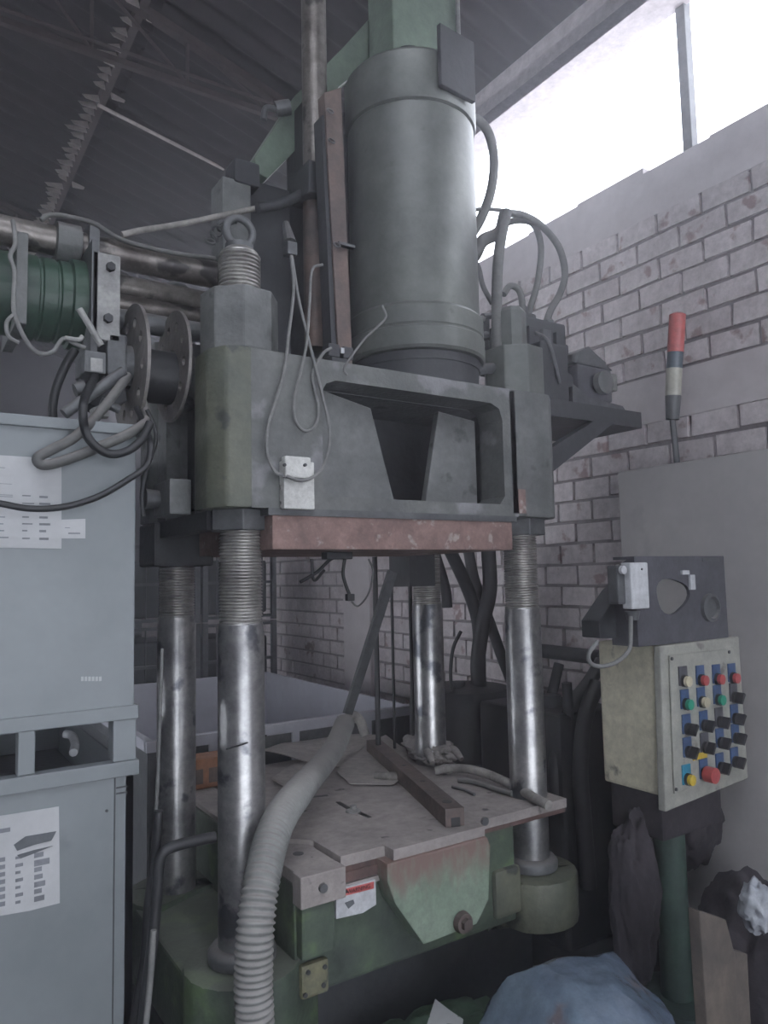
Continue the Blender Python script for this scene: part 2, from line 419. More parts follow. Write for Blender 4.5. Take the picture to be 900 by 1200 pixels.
# clutter of the dark end of the hall
tag(MB().blob((-.55, 3.45, 1.89), (.55, .25, .17), .25, 3, 3).build('tarp', bluetarp, smooth=60), 'crumpled blue tarp on dark stacked goods behind the grey container', 'tarp')
bl = thing('stacked_goods', 'dark heap of stored goods under the blue tarp', 'goods', (-.1, 3.4, 0))
MB().box((-1.2, 3.1, 0), (.02, 3.9, .85), bev=.02).build('lower_box', darkcast, bl)
MB().box((-1.1, 3.15, .85), (.0, 3.8, 1.70), bev=.02).build('upper_box', darkcast, bl)


# ------------------------------------------------------------------ wire cages at the back
def cage(x0, x1, y0, y1, z0, z1, label):
    t = thing('wire_cage', label, 'crate', ((x0 + x1) / 2, (y0 + y1) / 2, z0), 'wire cages stacked behind the press')
    for x in (x0, x1):
        for y in (y0, y1): MB().box((x - .02, y - .02, z0), (x + .02, y + .02, z1)).build('post', greymetal, t)
    for z in (z0 + .03, z1 - .02, (z0 + z1) / 2):
        MB().box((x0, y0 - .015, z - .012), (x1, y0 + .015, z + .012)).build('rail', greymetal, t)
    n = 6
    for k in range(1, n):
        x = x0 + (x1 - x0) * k / n; MB().cyl((x, y0, z0 + .03), (x, y0, z1 - .02), .006, seg=6).build('wire', greymetal, t)
    MB().box((x0 + .03, y0 + .05, z0 + .05), (x1 - .03, y1 - .05, z1 - .12), bev=.03).build('contents', darkcast, t)


xs = [.45, 1.1, 1.74]
for i in range(2):
    for j in range(3):
        cage(xs[i] + .03, xs[i + 1] - .03, 3.48, 4.15, j * .61, .60 + j * .61,
             '%s wire cage of the %s stack behind the press columns' % (('bottom', 'middle', 'top')[j], ('left', 'right')[i]))
bx = thing('plastic_jug', 'small pale plastic jug on the wire cages beside the grey container', 'jug', (.52, 3.6, 1.82))
MB().box((.46, 3.56, 1.82), (.60, 3.68, 1.96), bev=.02).build('body', whiteplast, bx); MB().cyl((.53, 3.62, 1.96), (.53, 3.62, 2.01), .025).build('cap', bluel, bx)

# ------------------------------------------------------------------ open bin behind the press
t = thing('open_bin', 'low open grey steel bin with pale inner walls behind the press columns', 'bin', (1.1, 2.0, 0))
zb = .82; p1 = at(190, 878, Z=zb); p2 = at(482, 826, Z=zb); p3 = at(285, 790, Z=zb); bx0, bx1, by0, by1 = p1.x, p2.x, (p1.y + p2.y) / 2 + .1, p3.y
b2 = MB()
b2.box((bx0, by0, .1), (bx1, by0 + .02, zb)).box((bx0, by1 - .02, .1), (bx1, by1, zb)).box((bx0, by0, .1), (bx0 + .02, by1, zb)).box((bx1 - .02, by0, .1), (bx1, by1, zb)).box((bx0, by0, .1), (bx1, by1, .12))
b2.build('body', binp, t)
MB().box((bx0 - .006, by0, .1), (bx0, by1, zb - .04)).box((bx0, by0 - .006, .1), (bx1, by0, zb - .04)).build('outer_panel', greymetal, t)
MB().box((bx0 - .015, by0 - .02, zb - .05), (bx1 + .015, by0 + .02, zb)).box((bx0 - .015, by0, zb - .05), (bx0 + .02, by1, zb)).build('rim', binp, t)
for x in (bx0 + .3, (bx0 + bx1) / 2, bx1 - .3): MB().box((x - .02, by0 - .02, .1), (x + .02, by0, zb - .05)).build('rib', binp, t)
for x in (bx0 + .05, bx1 - .05):
    for yv in (by0 + .05, by1 - .05): MB().box((x - .04, yv - .04, 0), (x + .04, yv + .04, .1)).build('leg', binp, t)


# ================================================================== HYDRAULIC PRESS
P = thing('hydraulic_press', 'large worn grey-green four-column hydraulic press filling the middle of the photo', 'press', (.58, .31, 0))
W_, D_ = 1.163, .621
COLS = ((0, 0), (W_, 0), (0, D_), (W_, D_))
# base
MB().prism([(.12, -.10, .33), (.99, -.10, .33), (.99, .16, .33), (1.33, .16, .33), (1.33, 1.06, .33), (.12, 1.06, .33)], (0, 0, .335), bev=.01).build('base', green, P)
MB().box((.97, -.03, .33), (1.2, .03, .44), bev=.006).build('side_beam', green, P)
MB().box((.25, .05, 0), (1.2, 1.0, .33)).build('plinth', darkcast, P)
for cx, cy in COLS:
    sx = -1 if cx == 0 else 1; sy = -1 if cy == 0 else 1
    pts = []
    for k in range(13):
        a = math.pi * k / 12 * 1.0
        pts.append(a)
    poly = [(cx + .17 * math.cos(q), cy + .17 * math.sin(q)) for q in [math.atan2(sy, sx) + R(-100 + 200 * k / 12) for k in range(13)]]
    poly += [(cx - sx * .24, cy + sy * .02), (cx - sx * .20, cy - sy * .16)]
    MB().prism([(x, y, .17 if cx == 0 else .27) for x, y in poly], (0, 0, .27 if cx == 0 else .17), bev=.012).build('column_foot', green if cx == 0 else cast_olive, P, smooth=40)
MB().prism([(-.16, -.02, .20), (-.16, D_, .20), (.14, D_, .20), (.14, -.02, .20)], (0, 0, .225), bev=.01).build('side_beam', green, P)
MB().lathe([(.085, .44), (.098, .445), (.10, .47), (.088, .485), (.074, .487)], (0, 0, 0), 32).build('column_ring', greymetal, P, smooth=50)
MB().lathe([(.085, .44), (.098, .445), (.10, .47), (.088, .485), (.074, .487)], (W_, 0, 0), 32).build('column_ring', greymetal, P, smooth=50)
# columns with their threads
for cx, cy in COLS:
    c = MB().lathe([(.070, .44), (.070, 1.385), (.067, 1.392), (.067, 1.41), (.0655, 1.415), (.06, 1.42)], (cx, cy, 0), 48).build('column', steel, P, smooth=40)
    zz = 1.415; pr_ = [(.060, 1.412)]
    while zz < 1.70: pr_ += [(.0655, zz + .002), (.0655, zz + .004), (.060, zz + .009)]; zz += .0098
    MB().lathe(pr_, (cx, cy, 0), 40).build('thread', thread, c, smooth=30)
    hexr = .10
    MB().prism([(cx + hexr * math.cos(R(60 * k + 12)), cy + hexr * math.sin(R(60 * k + 12)), 1.695) for k in range(6)], (0, 0, .07), bev=.004).build('lower_nut', greymetal, P)
    r8 = .122
    MB().prism([(cx + r8 * math.cos(R(45 * k + 30)), cy + r8 * math.sin(R(45 * k + 30)), 2.24) for k in range(8)], (0, 0, .193), bev=.006).build('upper_nut', cast if cx == 0 else cylpaint, P)
    pr_ = [(.060, 2.43)]; zz = 2.432
    while zz < 2.565: pr_ += [(.067, zz + .003), (.067, zz + .006), (.061, zz + .012)]; zz += .0125
    pr_ += [(.06, 2.575), (.045, 2.59)]
    if (cx, cy) == (W_, 0): MB().lathe([(.058, 2.43), (.058, 2.59), (.045, 2.61), (.02, 2.615)], (cx, cy, 0), 8).build('stud_cap', cylpaint, P)
    else: MB().lathe(pr_, (cx, cy, 0), 40).build('stud_thread', thread, c, smooth=30)
    if (cx, cy) != (W_, 0):
        MB().lathe([(.045, 2.585), (.045, 2.605), (.03, 2.612)], (cx, cy, 0), 24).torus((cx, cy, 2.65), .045, .0125, Matrix.Rotation(R(90), 4, 'X') @ Matrix.Rotation(0, 4, 'Y')).build('lifting_eye', greymetal, P, smooth=50)
# crosshead: bosses, flanges, ribs
for cx, cy in COLS:
    if cx == 0: poly = [(-.125, -.05), (-.09, -.115), (-.02, -.13), (.12, -.125), (.13, .10), (.08, .12), (-.08, .12), (-.125, .06)]
    else: poly = [(-.16, -.13), (.06, -.13), (.11, -.09), (.125, -.03), (.12, .09), (.06, .12), (-.13, .12)]
    if cy: poly = [(x, -y) for x, y in poly][::-1]
    MB().prism([(cx + x, cy + y, 1.757) for x, y in poly], (0, 0, .483), bev=.012).build('crosshead_boss', cast_olive if (cx, cy) == (0, 0) else cast, P, smooth=30)
fr = MB()
fr.prism([(x, -.13, z) for x, z in ((-.018, 1.757), (1.04, 1.757), (1.04, 1.80), (.95, 1.80), (.25, 1.80), (.22, 1.83), (.22, 2.13), (.235, 2.158), (.27, 2.172), (.92, 2.172), (.96, 2.155), (.975, 2.115), (.975, 1.83), (.951, 1.8005), (1.04, 1.8005), (1.04, 2.235), (-.018, 2.235))], (0, .13, 0))
fr.build('front_frame', castfront, P)
MB().prism([(.205, -.055, 2.17), (.455, -.045, 2.12), (.545, -.045, 1.80), (.205, -.045, 1.80)], (0, .03, 0), bev=.004).build('front_rib', cast, P)
MB().prism([(.745, -.045, 2.14), (.915, -.045, 2.12), (.915, -.045, 1.80), (.675, -.045, 1.80)], (0, .03, 0), bev=.004).build('front_rib', cast, P)
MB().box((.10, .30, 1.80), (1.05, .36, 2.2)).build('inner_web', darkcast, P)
MB().box((-.05, .0, 2.17), (1.2, .72, 2.235)).build('top_plate', cast, P)
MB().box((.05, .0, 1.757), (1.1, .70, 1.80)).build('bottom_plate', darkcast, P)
MB().box((.2, D_ + .04, 1.757), (1.0, D_ + .12, 2.235)).build('rear_frame', cast, P)
sidep = [(-.10, .08, 1.757), (-.10, .55, 1.757), (-.10, .55, 2.235), (-.10, .08, 2.235)]
sd = MB(); s0, s1 = .13, .43
arch = [(-.10, s0 + (s1 - s0) * (.5 - .5 * math.cos(math.pi * k / 10)), 2.10 + .06 * math.sin(math.pi * k / 10)) for k in range(11)]
sd.prism([(-.10, .08, 1.757), (-.10, s0, 1.757)] + arch + [(-.10, s1, 1.757), (-.10, .55, 1.757), (-.10, .55, 2.235), (-.10, .08, 2.235)], (.05, 0, 0))
sd.build('side_web', cast, P)
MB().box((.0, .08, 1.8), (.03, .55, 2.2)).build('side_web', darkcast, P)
MB().box((-.17, .16, 1.757), (-.10, .34, 1.87), bev=.006).build('side_block', cast, P)
MB().cyl((-.165, .28, 1.815), (-.215, .28, 1.815), .028, .034).build('block_knob', greymetal, P, smooth=40)
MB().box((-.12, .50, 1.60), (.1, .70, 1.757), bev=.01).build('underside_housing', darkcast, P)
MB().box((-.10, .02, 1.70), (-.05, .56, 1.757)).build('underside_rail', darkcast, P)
# worn white mark on the right boss
MB().box((1.04, -.134, 1.77), (1.075, -.131, 1.86)).build('paint_mark', rustplate, P)
# platen
MB().box((.045, -.135, 1.634), (1.0, .60, 1.736), bev=.003).build('upper_platen', rustplate, P)
MB().box((.03, -.14, 1.736), (1.02, .55, 1.757)).build('platen_seat', greymetal, P)
# limit switch with wires on the crosshead
sw = MB(); a = at(328, 597, Y=-.135); b = at(363, 545, Y=-.135)
sw.box((a.x, -.165, a.z), (b.x, -.131, b.z + .005), bev=.004); q = MB()
o = sw.build('switch_plate', whitewear, P)
a2 = at(331, 560, Y=-.17); b2_ = at(361, 537, Y=-.17)
MB().box((a2.x, -.19, a2.z), (b2_.x, -.16, b2_.z), bev=.006).build('switch_cover', whitewear, P)
for px, py in ((333, 545), (357, 545)): c_ = at(px, py, Y=-.191); MB().cyl(c_, c_ + Vector((0, -.006, 0)), .005, seg=10).build('bolt', darkcast, P)
# main cylinder
CX, CY = .755, .10
MB().lathe([(.235, 2.235), (.238, 2.30), (.240, 2.335)], (CX, CY, 0), 48).build('cylinder_neck', darkcast, P, smooth=40)
MB().lathe([(.222, 2.335), (.256, 2.34), (.262, 2.35), (.262, 2.418), (.257, 2.422), (.257, 2.427), (.26, 2.432), (.26, 2.495), (.25, 2.507), (.246, 2.51)], (CX, CY, 0), 72).build('cylinder_ring', cylpaint, P, smooth=30)
MB().lathe([(.2, 2.30), (.242, 2.305), (.246, 2.335), (.2, 2.34)], (CX, CY, 0), 60).build('cylinder_seat', darkcast, P, smooth=30)
MB().lathe([(.24, 2.505), (.246, 2.51), (.246, 3.25), (.24, 3.26)], (CX, CY, 0), 72).build('main_cylinder', cylpaint, P, smooth=30)
MB().lathe([(.24, 3.255), (.252, 3.262), (.256, 3.275), (.256, 3.44), (.245, 3.455), (.15, 3.46)], (CX, CY, 0), 72).build('cylinder_cap', cylpaint, P, smooth=30)
MB().cyl((CX, CY, 3.45), (CX, CY, 3.60), .07, .06).build('cap_boss', darkcast, P, smooth=40)
n_ = Vector((-.588 * .77 + .83 * .64, -.81 * .77 - .55 * .64, 0)).normalized(); t_ = Vector((-n_.y, n_.x, 0)); c_ = Vector((CX, CY, 3.29)) + n_ * .258
MB().prism([c_ - t_ * .085, c_ + t_ * .085, c_ + t_ * .085 + n_ * .02, c_ - t_ * .085 + n_ * .02], (0, 0, .235), bev=.004).build('cover_plate', darkcast, P)
# top bracket and slanting arm
YA = .31
po = [at(px, py, Y=YA) for px, py in ((298, 185), (345, 113), (400, 58), (456, -4), (460, 62), (436, 68), (396, 100), (350, 172), (314, 209), (303, 203))]
MB().prism(po, (0, .09, 0), bev=.006).build('slanting_arm', greenarm, P)
a = at(461, 66, Y=.12); b = at(535, -30, Y=.12)
MB().box((a.x, .12, a.z), (b.x, .30, b.z + .12), bev=.008).build('top_bracket', greenarm, P)
a = at(536, 72, Y=.1); MB().cyl((a.x + .01, .1, a.z - .02), (a.x + .01, .1, a.z + .5), .01, seg=10).build('thin_rod', lightmetal, P)
a = at(323, 128, Y=.3); MB().cyl(a, a + Vector((.05, -.02, .015)), .028).tube([a, a + Vector((-.04, 0, -.01)), a + Vector((-.05, 0, -.06))], .012).build('hook_fitting', greymetal, P, smooth=50)
# stand pipe, rusty rail, dark housings left of the cylinder
a = at(370, 205, Y=.18)
MB().cyl((a.x, .18, 3.04), (a.x, .18, 4.1), .047, seg=32).build('stand_pipe', pipe_steel, P, smooth=40)
MB().box((a.x - .06, .12, 2.93), (a.x + .075, .26, 3.05), bev=.006).build('pipe_clamp', darkcast, P)
MB().cyl((a.x + .0, .20, 2.38), (a.x, .20, 2.95), .04, seg=28).build('lower_pipe', rustbar, P, smooth=40)
MB().box((a.x - .02, .22, 2.235), (a.x + .17, .38, 3.35)).build('guide_housing', darkcast, P)
MB().box((a.x - .20, .36, 2.235), (a.x + .02, .52, 3.05)).build('rear_housing', darkcast, P)
a = at(397, 270, Y=.02)
MB().prism([at(380, 108, Y=.02), at(400, 102, Y=.02), at(414, 440, Y=.02), at(398, 440, Y=.02)], (0, .05, 0), bev=.004).build('guide_rail', rustbar, P)
MB().prism([at(377, 135, Y=.03), at(384, 135, Y=.03), at(400, 440, Y=.03), at(390, 440, Y=.03)], (0, .06, 0)).build('guide_rail', darkcast, P)
for py in (130, 165, 287): c_ = at(386 + (py - 110) * .05, py, Y=.0); MB().torus(c_, .012, .003, Matrix.Rotation(R(60), 4, 'X'), 14, 6).build('rail_clip', greymetal, P, smooth=50)
c_ = at(406, 288, Y=.01); MB().box(c_ - Vector((.035, .01, .005)), c_ + Vector((.03, .01, .005))).build('rail_band', greymetal, P)
# green post behind the left nut, bracketry under the conduit fitting
MB().box((.06, .30, 2.24), (.17, .42, 3.0), bev=.006).build('side_post', cast, P)
c_ = at(290, 215, Y=.34); MB().box(c_ - Vector((.07, .05, .03)), c_ + Vector((.03, .05, .06)), bev=.01).build('post_cap', darkcast, P)
# terminal blocks low beside the rail
for px, py, s in ((393, 432, .03), (388, 412, .022), (405, 415, .02)):
    c_ = at(px, py, Y=-.03); MB().box(c_ - Vector((s, s, s)), c_ + Vector((s, s, s)), bev=.004).build('terminal_block', darkcast, P)
for px, py in ((387, 434), (394, 433), (401, 411)):
    c_ = at(px, py, Y=-.065); MB().box(c_ - Vector((.006, .004, .009)), c_ + Vector((.006, .004, .009))).build('terminal_tag', whitebox, P)
# shelf bracket on the right
MB().box((1.27, -.02, 2.19), (1.92, .40, 2.262)).build('shelf_plate', darkcast, P)
MB().prism([(1.27, -.02, 1.95), (1.33, -.02, 1.95), (1.72, -.02, 2.19), (1.60, -.02, 2.19), (1.27, -.02, 2.02)], (0, .05, 0)).build('shelf_brace', darkcast, P)
MB().prism([(1.27, .35, 1.95), (1.33, .35, 1.95), (1.72, .35, 2.19), (1.60, .35, 2.19), (1.27, .35, 2.02)], (0, .05, 0)).build('shelf_brace', darkcast, P)
# ejector rods, fittings under the platen
for px, r_, yy in ((441, .012, .84), (482, .010, .82), (460, .007, .90)):
    a = at(px, 750, Y=yy); MB().cyl((a.x, yy, .72), (a.x, yy, 1.64), r_, seg=12).build('ejector_rod', black, P, smooth=40)
a = at(500, 680, Y=.5); MB().box((a.x - .07, .53, 1.50), (a.x + .07, .69, 1.70)).build('rear_block', darkcast, P)
# bolster plate (table)
tp = [(.27, -.115), (.43, -.115), (.43, -.165), (.80, -.165), (.80, -.115), (1.245, -.115), (1.245, 1.06), (.30, 1.06), (.21, .30), (.21, .12), (.27, .06)]
MB().prism([(x, y, .672) for x, y in tp], (0, 0, .033), bev=.002).build('bolster_plate', dustplate, P)
MB().box((.255, -.11, .655), (1.24, 1.05, .672)).build('plate_shim', rededge, P)
MB().box((.12, -.125, .645), (.262, .30, .690), bev=.003).build('ledge_plate', dustplate, P)
MB().box((.13, .31, .645), (.262, 1.06, .680), bev=.003).build('ledge_plate', dustplate, P)
MB().box((.115, -.155, .60), (.265, -.10, .690), bev=.004).build('clamp_block', dustplate, P)
MB().cyl((.185, -.155, .648), (.185, -.166, .648), .013, seg=16).build('clamp_bolt', greymetal, P)
MB().box((.272, -.118, .625), (.43, -.10, .655), bev=.002).build('red_strip', rededge, P)
MB().box((.25, -.122, .605), (.43, -.10, .622), bev=.002).build('edge_bar', dustplate, P)
# round hole, slots and clamp stud on the plate
MB().cyl((.195, .02, .6895), (.195, .02, .6912), .017, seg=24).build('bolt_hole', blkp, P)
for px, py in ((434, 950), (462, 958), (486, 962)): pass
c_ = at(414, 951, Z=.706); MB().lathe([(.028, 0), (.028, .004), (.012, .010), (.012, .022), (.0, .022)], c_, 18).build('plate_bolt', lightmetal, P, smooth=40)
for u0, v0, u1, v1 in ((396, 940, 409, 948), (418, 951, 433, 958), (366, 934, 384, 932)):
    a, b = at(u0, v0, Z=.7055), at(u1, v1, Z=.7055); n_ = Vector((-(b - a).y, (b - a).x, 0)).normalized() * .009
    MB().prism([a - n_, b - n_, b + n_, a + n_], (0, 0, .001)).build('slot', blkp, P)
# base front: light green hanging plate, side recess, yellow patch, right lumps
br = [(.40, .672), (.80, .672), (.815, .64), (.80, .47), (.745, .405), (.53, .40), (.425, .55), (.40, .62)]
bra = MB().prism([(x, -.175, z) for x, z in br], (0, .08, 0), bev=.006).build('front_plate', lightgreen, P, label='pale green hanging front plate with rusty top edge')
c_ = at(541, 1080, Y=-.18); MB().cyl(c_, c_ + Vector((0, -.02, 0)), .034, .03, seg=24).cyl(c_ + Vector((0, -.02, 0)), c_ + Vector((0, -.035, 0)), .02, seg=6).build('pivot_bolt', rustbar, bra)
c_ = at(567, 962, Y=-.18); MB().cyl(c_, c_ + Vector((0, -.01, 0)), .014, seg=12).build('stud', greymetal, bra)
MB().box((.125, -.14, .45), (.235, -.10, .60), bev=.008).build('cheek_block', green, P)
MB().box((.13, -.125, .335), (.22, -.10, .43), bev=.01).build('yellow_patch', yellowpaint, P)
for a, b in ((.14, .35), (.20, .36), (.15, .41), (.205, .41)): MB().cyl((a, -.124, b), (a, -.130, b), .007, seg=10).build('patch_bolt', darkcast, P)
MB().box((.88, -.12, .36), (1.0, -.08, .52), bev=.015).build('side_lug', cast_olive, P)
# warning label
L_ = MB(); pts = [at(px, py, Y=-.130) for px, py in ((394, 1043), (440, 1031), (441, 1060), (425, 1070), (394, 1077))]
lab = L_.prism(pts, (0, .03, 0)).build('warning_label', whitebox, P, label='small white warning label with a red band')
pts = [at(px, py, Y=-.131) for px, py in ((396, 1044), (438, 1033), (438, 1041), (396, 1052))]
MB().prism(pts, (0, -.001, 0)).build('red_band', redl, lab)
a = (pts[0] + pts[2]) / 2; sl = math.atan2(pts[1].z - pts[0].z, pts[1].x - pts[0].x)
text('WARNING', .017, Matrix.Translation((a.x + .008, -.1335, a.z)) @ Matrix.Rotation(-sl, 4, 'Y') @ FACE_FRONT, 'lettering', blkp, lab)
c_ = at(406, 1044, Y=-.133); MB().prism([c_ + Vector((-.006, 0, -.006)), c_ + Vector((.006, 0, -.006)), c_ + Vector((0, 0, .006))], (0, -.001, 0)).build('warning_sign', blkp, lab)
a = at(404, 1058, Y=-.131); MB().prism([a, a + Vector((.03, 0, .002)), a + Vector((.034, 0, -.01)), a + Vector((.012, 0, -.02)), a + Vector((.006, 0, -.01))], (0, -.001, 0)).build('pictogram', darkink, lab)

# ------------------------------------------------------------------ valve group on the shelf
V = thing('valve_manifold', 'dark hydraulic valve manifold on the shelf bracket right of the cylinder', 'valve', (1.45, .2, 2.262))
MB().box((1.28, .06, 2.262), (1.54, .30, 2.63), bev=.01).build('manifold', darkcast, V)
MB().box((1.30, -.02, 2.262), (1.46, .1, 2.50), bev=.01).build('valve_body', darkcast, V)
MB().cyl((1.36, .15, 2.63), (1.36, .15, 2.70), .035, seg=6).build('fitting', darkcast, V)
MB().cyl((1.44, .2, 2.63), (1.44, .2, 2.69), .045, seg=16).build('fitting', darkcast, V)
MB().cyl((1.55, .15, 2.50), (1.55, .15, 2.66), .016, seg=12).build('fitting', greymetal, V)
MB().box((1.50, .1, 2.45), (1.60, .25, 2.56), bev=.01).build('side_valve', darkcast, V)
MB().cyl((1.35, .3, 2.6), (1.35, .3, 2.63), .03, seg=6).build('fitting', darkcast, V)
for k in range(3):
    MB().cyl((1.32 + k * .08, .06, 2.36 + .05 * (k % 2)), (1.32 + k * .08, .0, 2.36 + .05 * (k % 2)), .03, seg=14).build('solenoid', darkcast, V, smooth=40)
    MB().box((1.30 + k * .08, .04, 2.50), (1.35 + k * .08, .07, 2.58), bev=.004).build('valve_plate', greymetal if k == 1 else darkcast, V)
MB().tube([(1.34, .05, 2.56), (1.33, -.03, 2.50), (1.36, -.04, 2.40), (1.40, -.02, 2.33)], .008, 8).build('pilot_pipe', greymetal, V, smooth=60)
MB().cyl((1.50, .12, 2.63), (1.50, .12, 2.66), .022, seg=6).build('fitting', greymetal, V)
V2 = thing('hydraulic_pump', 'squat grey hydraulic pump with a square flange at the shelf end', 'pump', (1.7, .1, 2.262))
MB().prism([(1.50, 0, 2.265), (1.84, 0, 2.265), (1.82, 0, 2.285), (1.60, 0, 2.30), (1.5, 0, 2.35)], (0, .22, 0)).build('foot', greymetal, V2)
MB().box((1.56, .02, 2.30), (1.78, .2, 2.45), bev=.012).build('body', housing, V2)
MB().prism([(1.54, .02, 2.45), (1.80, .02, 2.45), (1.74, .02, 2.47), (1.64, .02, 2.54), (1.56, .02, 2.50)], (0, .18, 0), bev=.01).build('cover', greymetal, V2)
MB().cyl((1.68, .0, 2.37), (1.68, -.03, 2.37), .05, seg=20).build('port', cast, V2)
MB().box((1.78, .03, 2.36), (1.83, .17, 2.44), bev=.008).build('end_flange', lightmetal, V2)
for x in (1.59, 1.75): MB().cyl((x, .06, 2.45), (x, .06, 2.475), .012, seg=6).build('bolt', greymetal, V2)


def hose(name, pts, r, m, label, cat='hose', group=None, Yp=None, seg=10):
    P3 = [at(p[0], p[1], Y=(p[2] if len(p) > 2 else Yp)) for p in pts]
    return tag(MB().tube(P3, r, seg).build(name, m, smooth=60), label, cat, group)


hose('hydraulic_hose', [(583, 428), (582, 380), (583, 320), (587, 280), (594, 248)], .022, hosegrey, 'thick straight grey hose rising close beside the big cylinder', Yp=.02)
hose('hydraulic_hose', [(592, 250), (612, 252), (634, 264), (654, 288), (662, 318), (657, 342), (646, 362), (640, 378)], .016, hosegrey, 'outermost arched hose curving down to the valve manifold', Yp=.16)
hose('hydraulic_hose', [(590, 262), (610, 258), (626, 264), (634, 290), (630, 330), (621, 362), (615, 385)], .015, hosegrey, 'inner arched hose dropping behind the right column nut', Yp=.20)
hose('hydraulic_hose', [(545, 306), (556, 300), (566, 282), (585, 272), (592, 250)], .026, hosegrey, 'short thick elbow hose leaving the big cylinder to the right', Yp=.06)
hose('hydraulic_hose', [(546, 138), (562, 142), (574, 160), (579, 190), (575, 225), (564, 255), (552, 275), (540, 285)], .020, hosegrey, 'long crescent hose hugging the upper right of the cylinder', Yp=.10)
hose('hydraulic_hose', [(548, 300), (560, 312), (566, 335), (577, 356)], .011, hosegrey, 'thin slanting hose between cylinder and thick straight hose', Yp=.10)
hose('hydraulic_hose', [(590, 345), (598, 335), (608, 340), (612, 356), (611, 372)], .014, hosegrey, 'small hooked hose just above the right column stud', Yp=.12)
hose('hydraulic_hose', [(552, 246), (570, 245), (590, 247), (604, 252)], .008, hosegrey, 'thin level pipe crossing to the top of the arched hoses', Yp=.10)
hose('hydraulic_pipe', [(556, 435), (570, 432), (583, 430), (592, 415)], .022, greymetal, 'bent grey pipe at the foot of the big cylinder', 'pipe', Yp=.0)
pv = thing('pressure_fitting', 'cluster of small pale fittings between cylinder and thick hose', 'fitting', at(568, 410, Y=.08))
for px, py, s in ((563, 375, .018), (570, 372, .02), (566, 395, .024), (570, 418, .03), (564, 405, .02)):
    c_ = at(px, py, Y=.08); MB().cyl(c_ - Vector((s, 0, 0)), c_ + Vector((s, 0, .01)), s * .7, seg=8).build('fitting_nut', lightmetal if s < .02 else greymetal, pv)
MB().cyl(at(568, 370, Y=.1), at(568, 440, Y=.1), .02, seg=12).build('stem', darkcast, pv)

# ------------------------------------------------------------------ injection unit on the left
I = thing('injection_unit', 'horizontal injection unit with steel tubes joining the press from the left', 'machine unit', (-.5, .35, 1.99))
MB().cyl((-1.6, .30, 2.622), (.06, .30, 2.622), .046, seg=32).build('guide_tube', pipe_steel, I, smooth=40)
MB().cyl((-1.6, .52, 2.60), (.2, .52, 2.60), .044, seg=32).build('guide_tube', pipe_steel, I, smooth=40)
MB().cyl((-1.6, .42, 2.50), (.1, .42, 2.50), .036, seg=24).build('guide_tube', pipe_steel, I, smooth=40)
MB().cyl((-.4, .30, 2.405), (.1, .30, 2.405), .035, seg=24).build('barrel', greymetal, I, smooth=40)
MB().cyl((-.3, .48, 2.32), (.1, .48, 2.32), .04, seg=24).build('barrel', darkcast, I, smooth=40)
a = at(66, 280, Y=.26).x; b = at(97, 280, Y=.26).x
MB().lathe([(.05, a), (.062, a + .004), (.062, b - .004), (.05, b)], (0, .30, 2.622), 28, 'X').build('tube_collar', cast, I, smooth=40)
a = at(111, 285, Y=.22); MB().box((a.x - .012, .24, 2.56), (a.x + .02, .36, 2.69), bev=.004).build('tube_clamp', greymetal, I)
dr = [(.08, -.92), (.125, -.90), (.125, -.62), (.118, -.615), (.118, -.60), (.128, -.595), (.128, -.552), (.122, -.548), (.122, -.542), (.128, -.538), (.128, -.502), (.122, -.498), (.122, -.492), (.128, -.488), (.128, -.46), (.14, -.455), (.14, -.40), (.09, -.395)]
MB().lathe(dr, (0, .30, 2.425), 48, 'X').build('heater_drum', drumgreen, I, smooth=30)
MB().box((-.62, .14, 2.29), (-.59, .46, 2.56), bev=.003).build('flange', cast, I)
xa, xb = at(108, 350, Y=.13).x, at(141, 350, Y=.13).x
MB().box((xa, .13, at(120, 398, Y=.13).z), (xb, .15, at(120, 296, Y=.13).z), bev=.003).build('mounting_plate', lightmetal, I)
MB().box((xa - .002, .13, 2.20), (xa + .015, .36, 2.58)).build('mounting_plate', greymetal, I)
for px, py in ((129, 314), (126, 374)): c_ = at(px, py, Y=.13); MB().cyl(c_, c_ + Vector((0, -.018, 0)), .014, seg=6).build('bolt', darkcast, I)


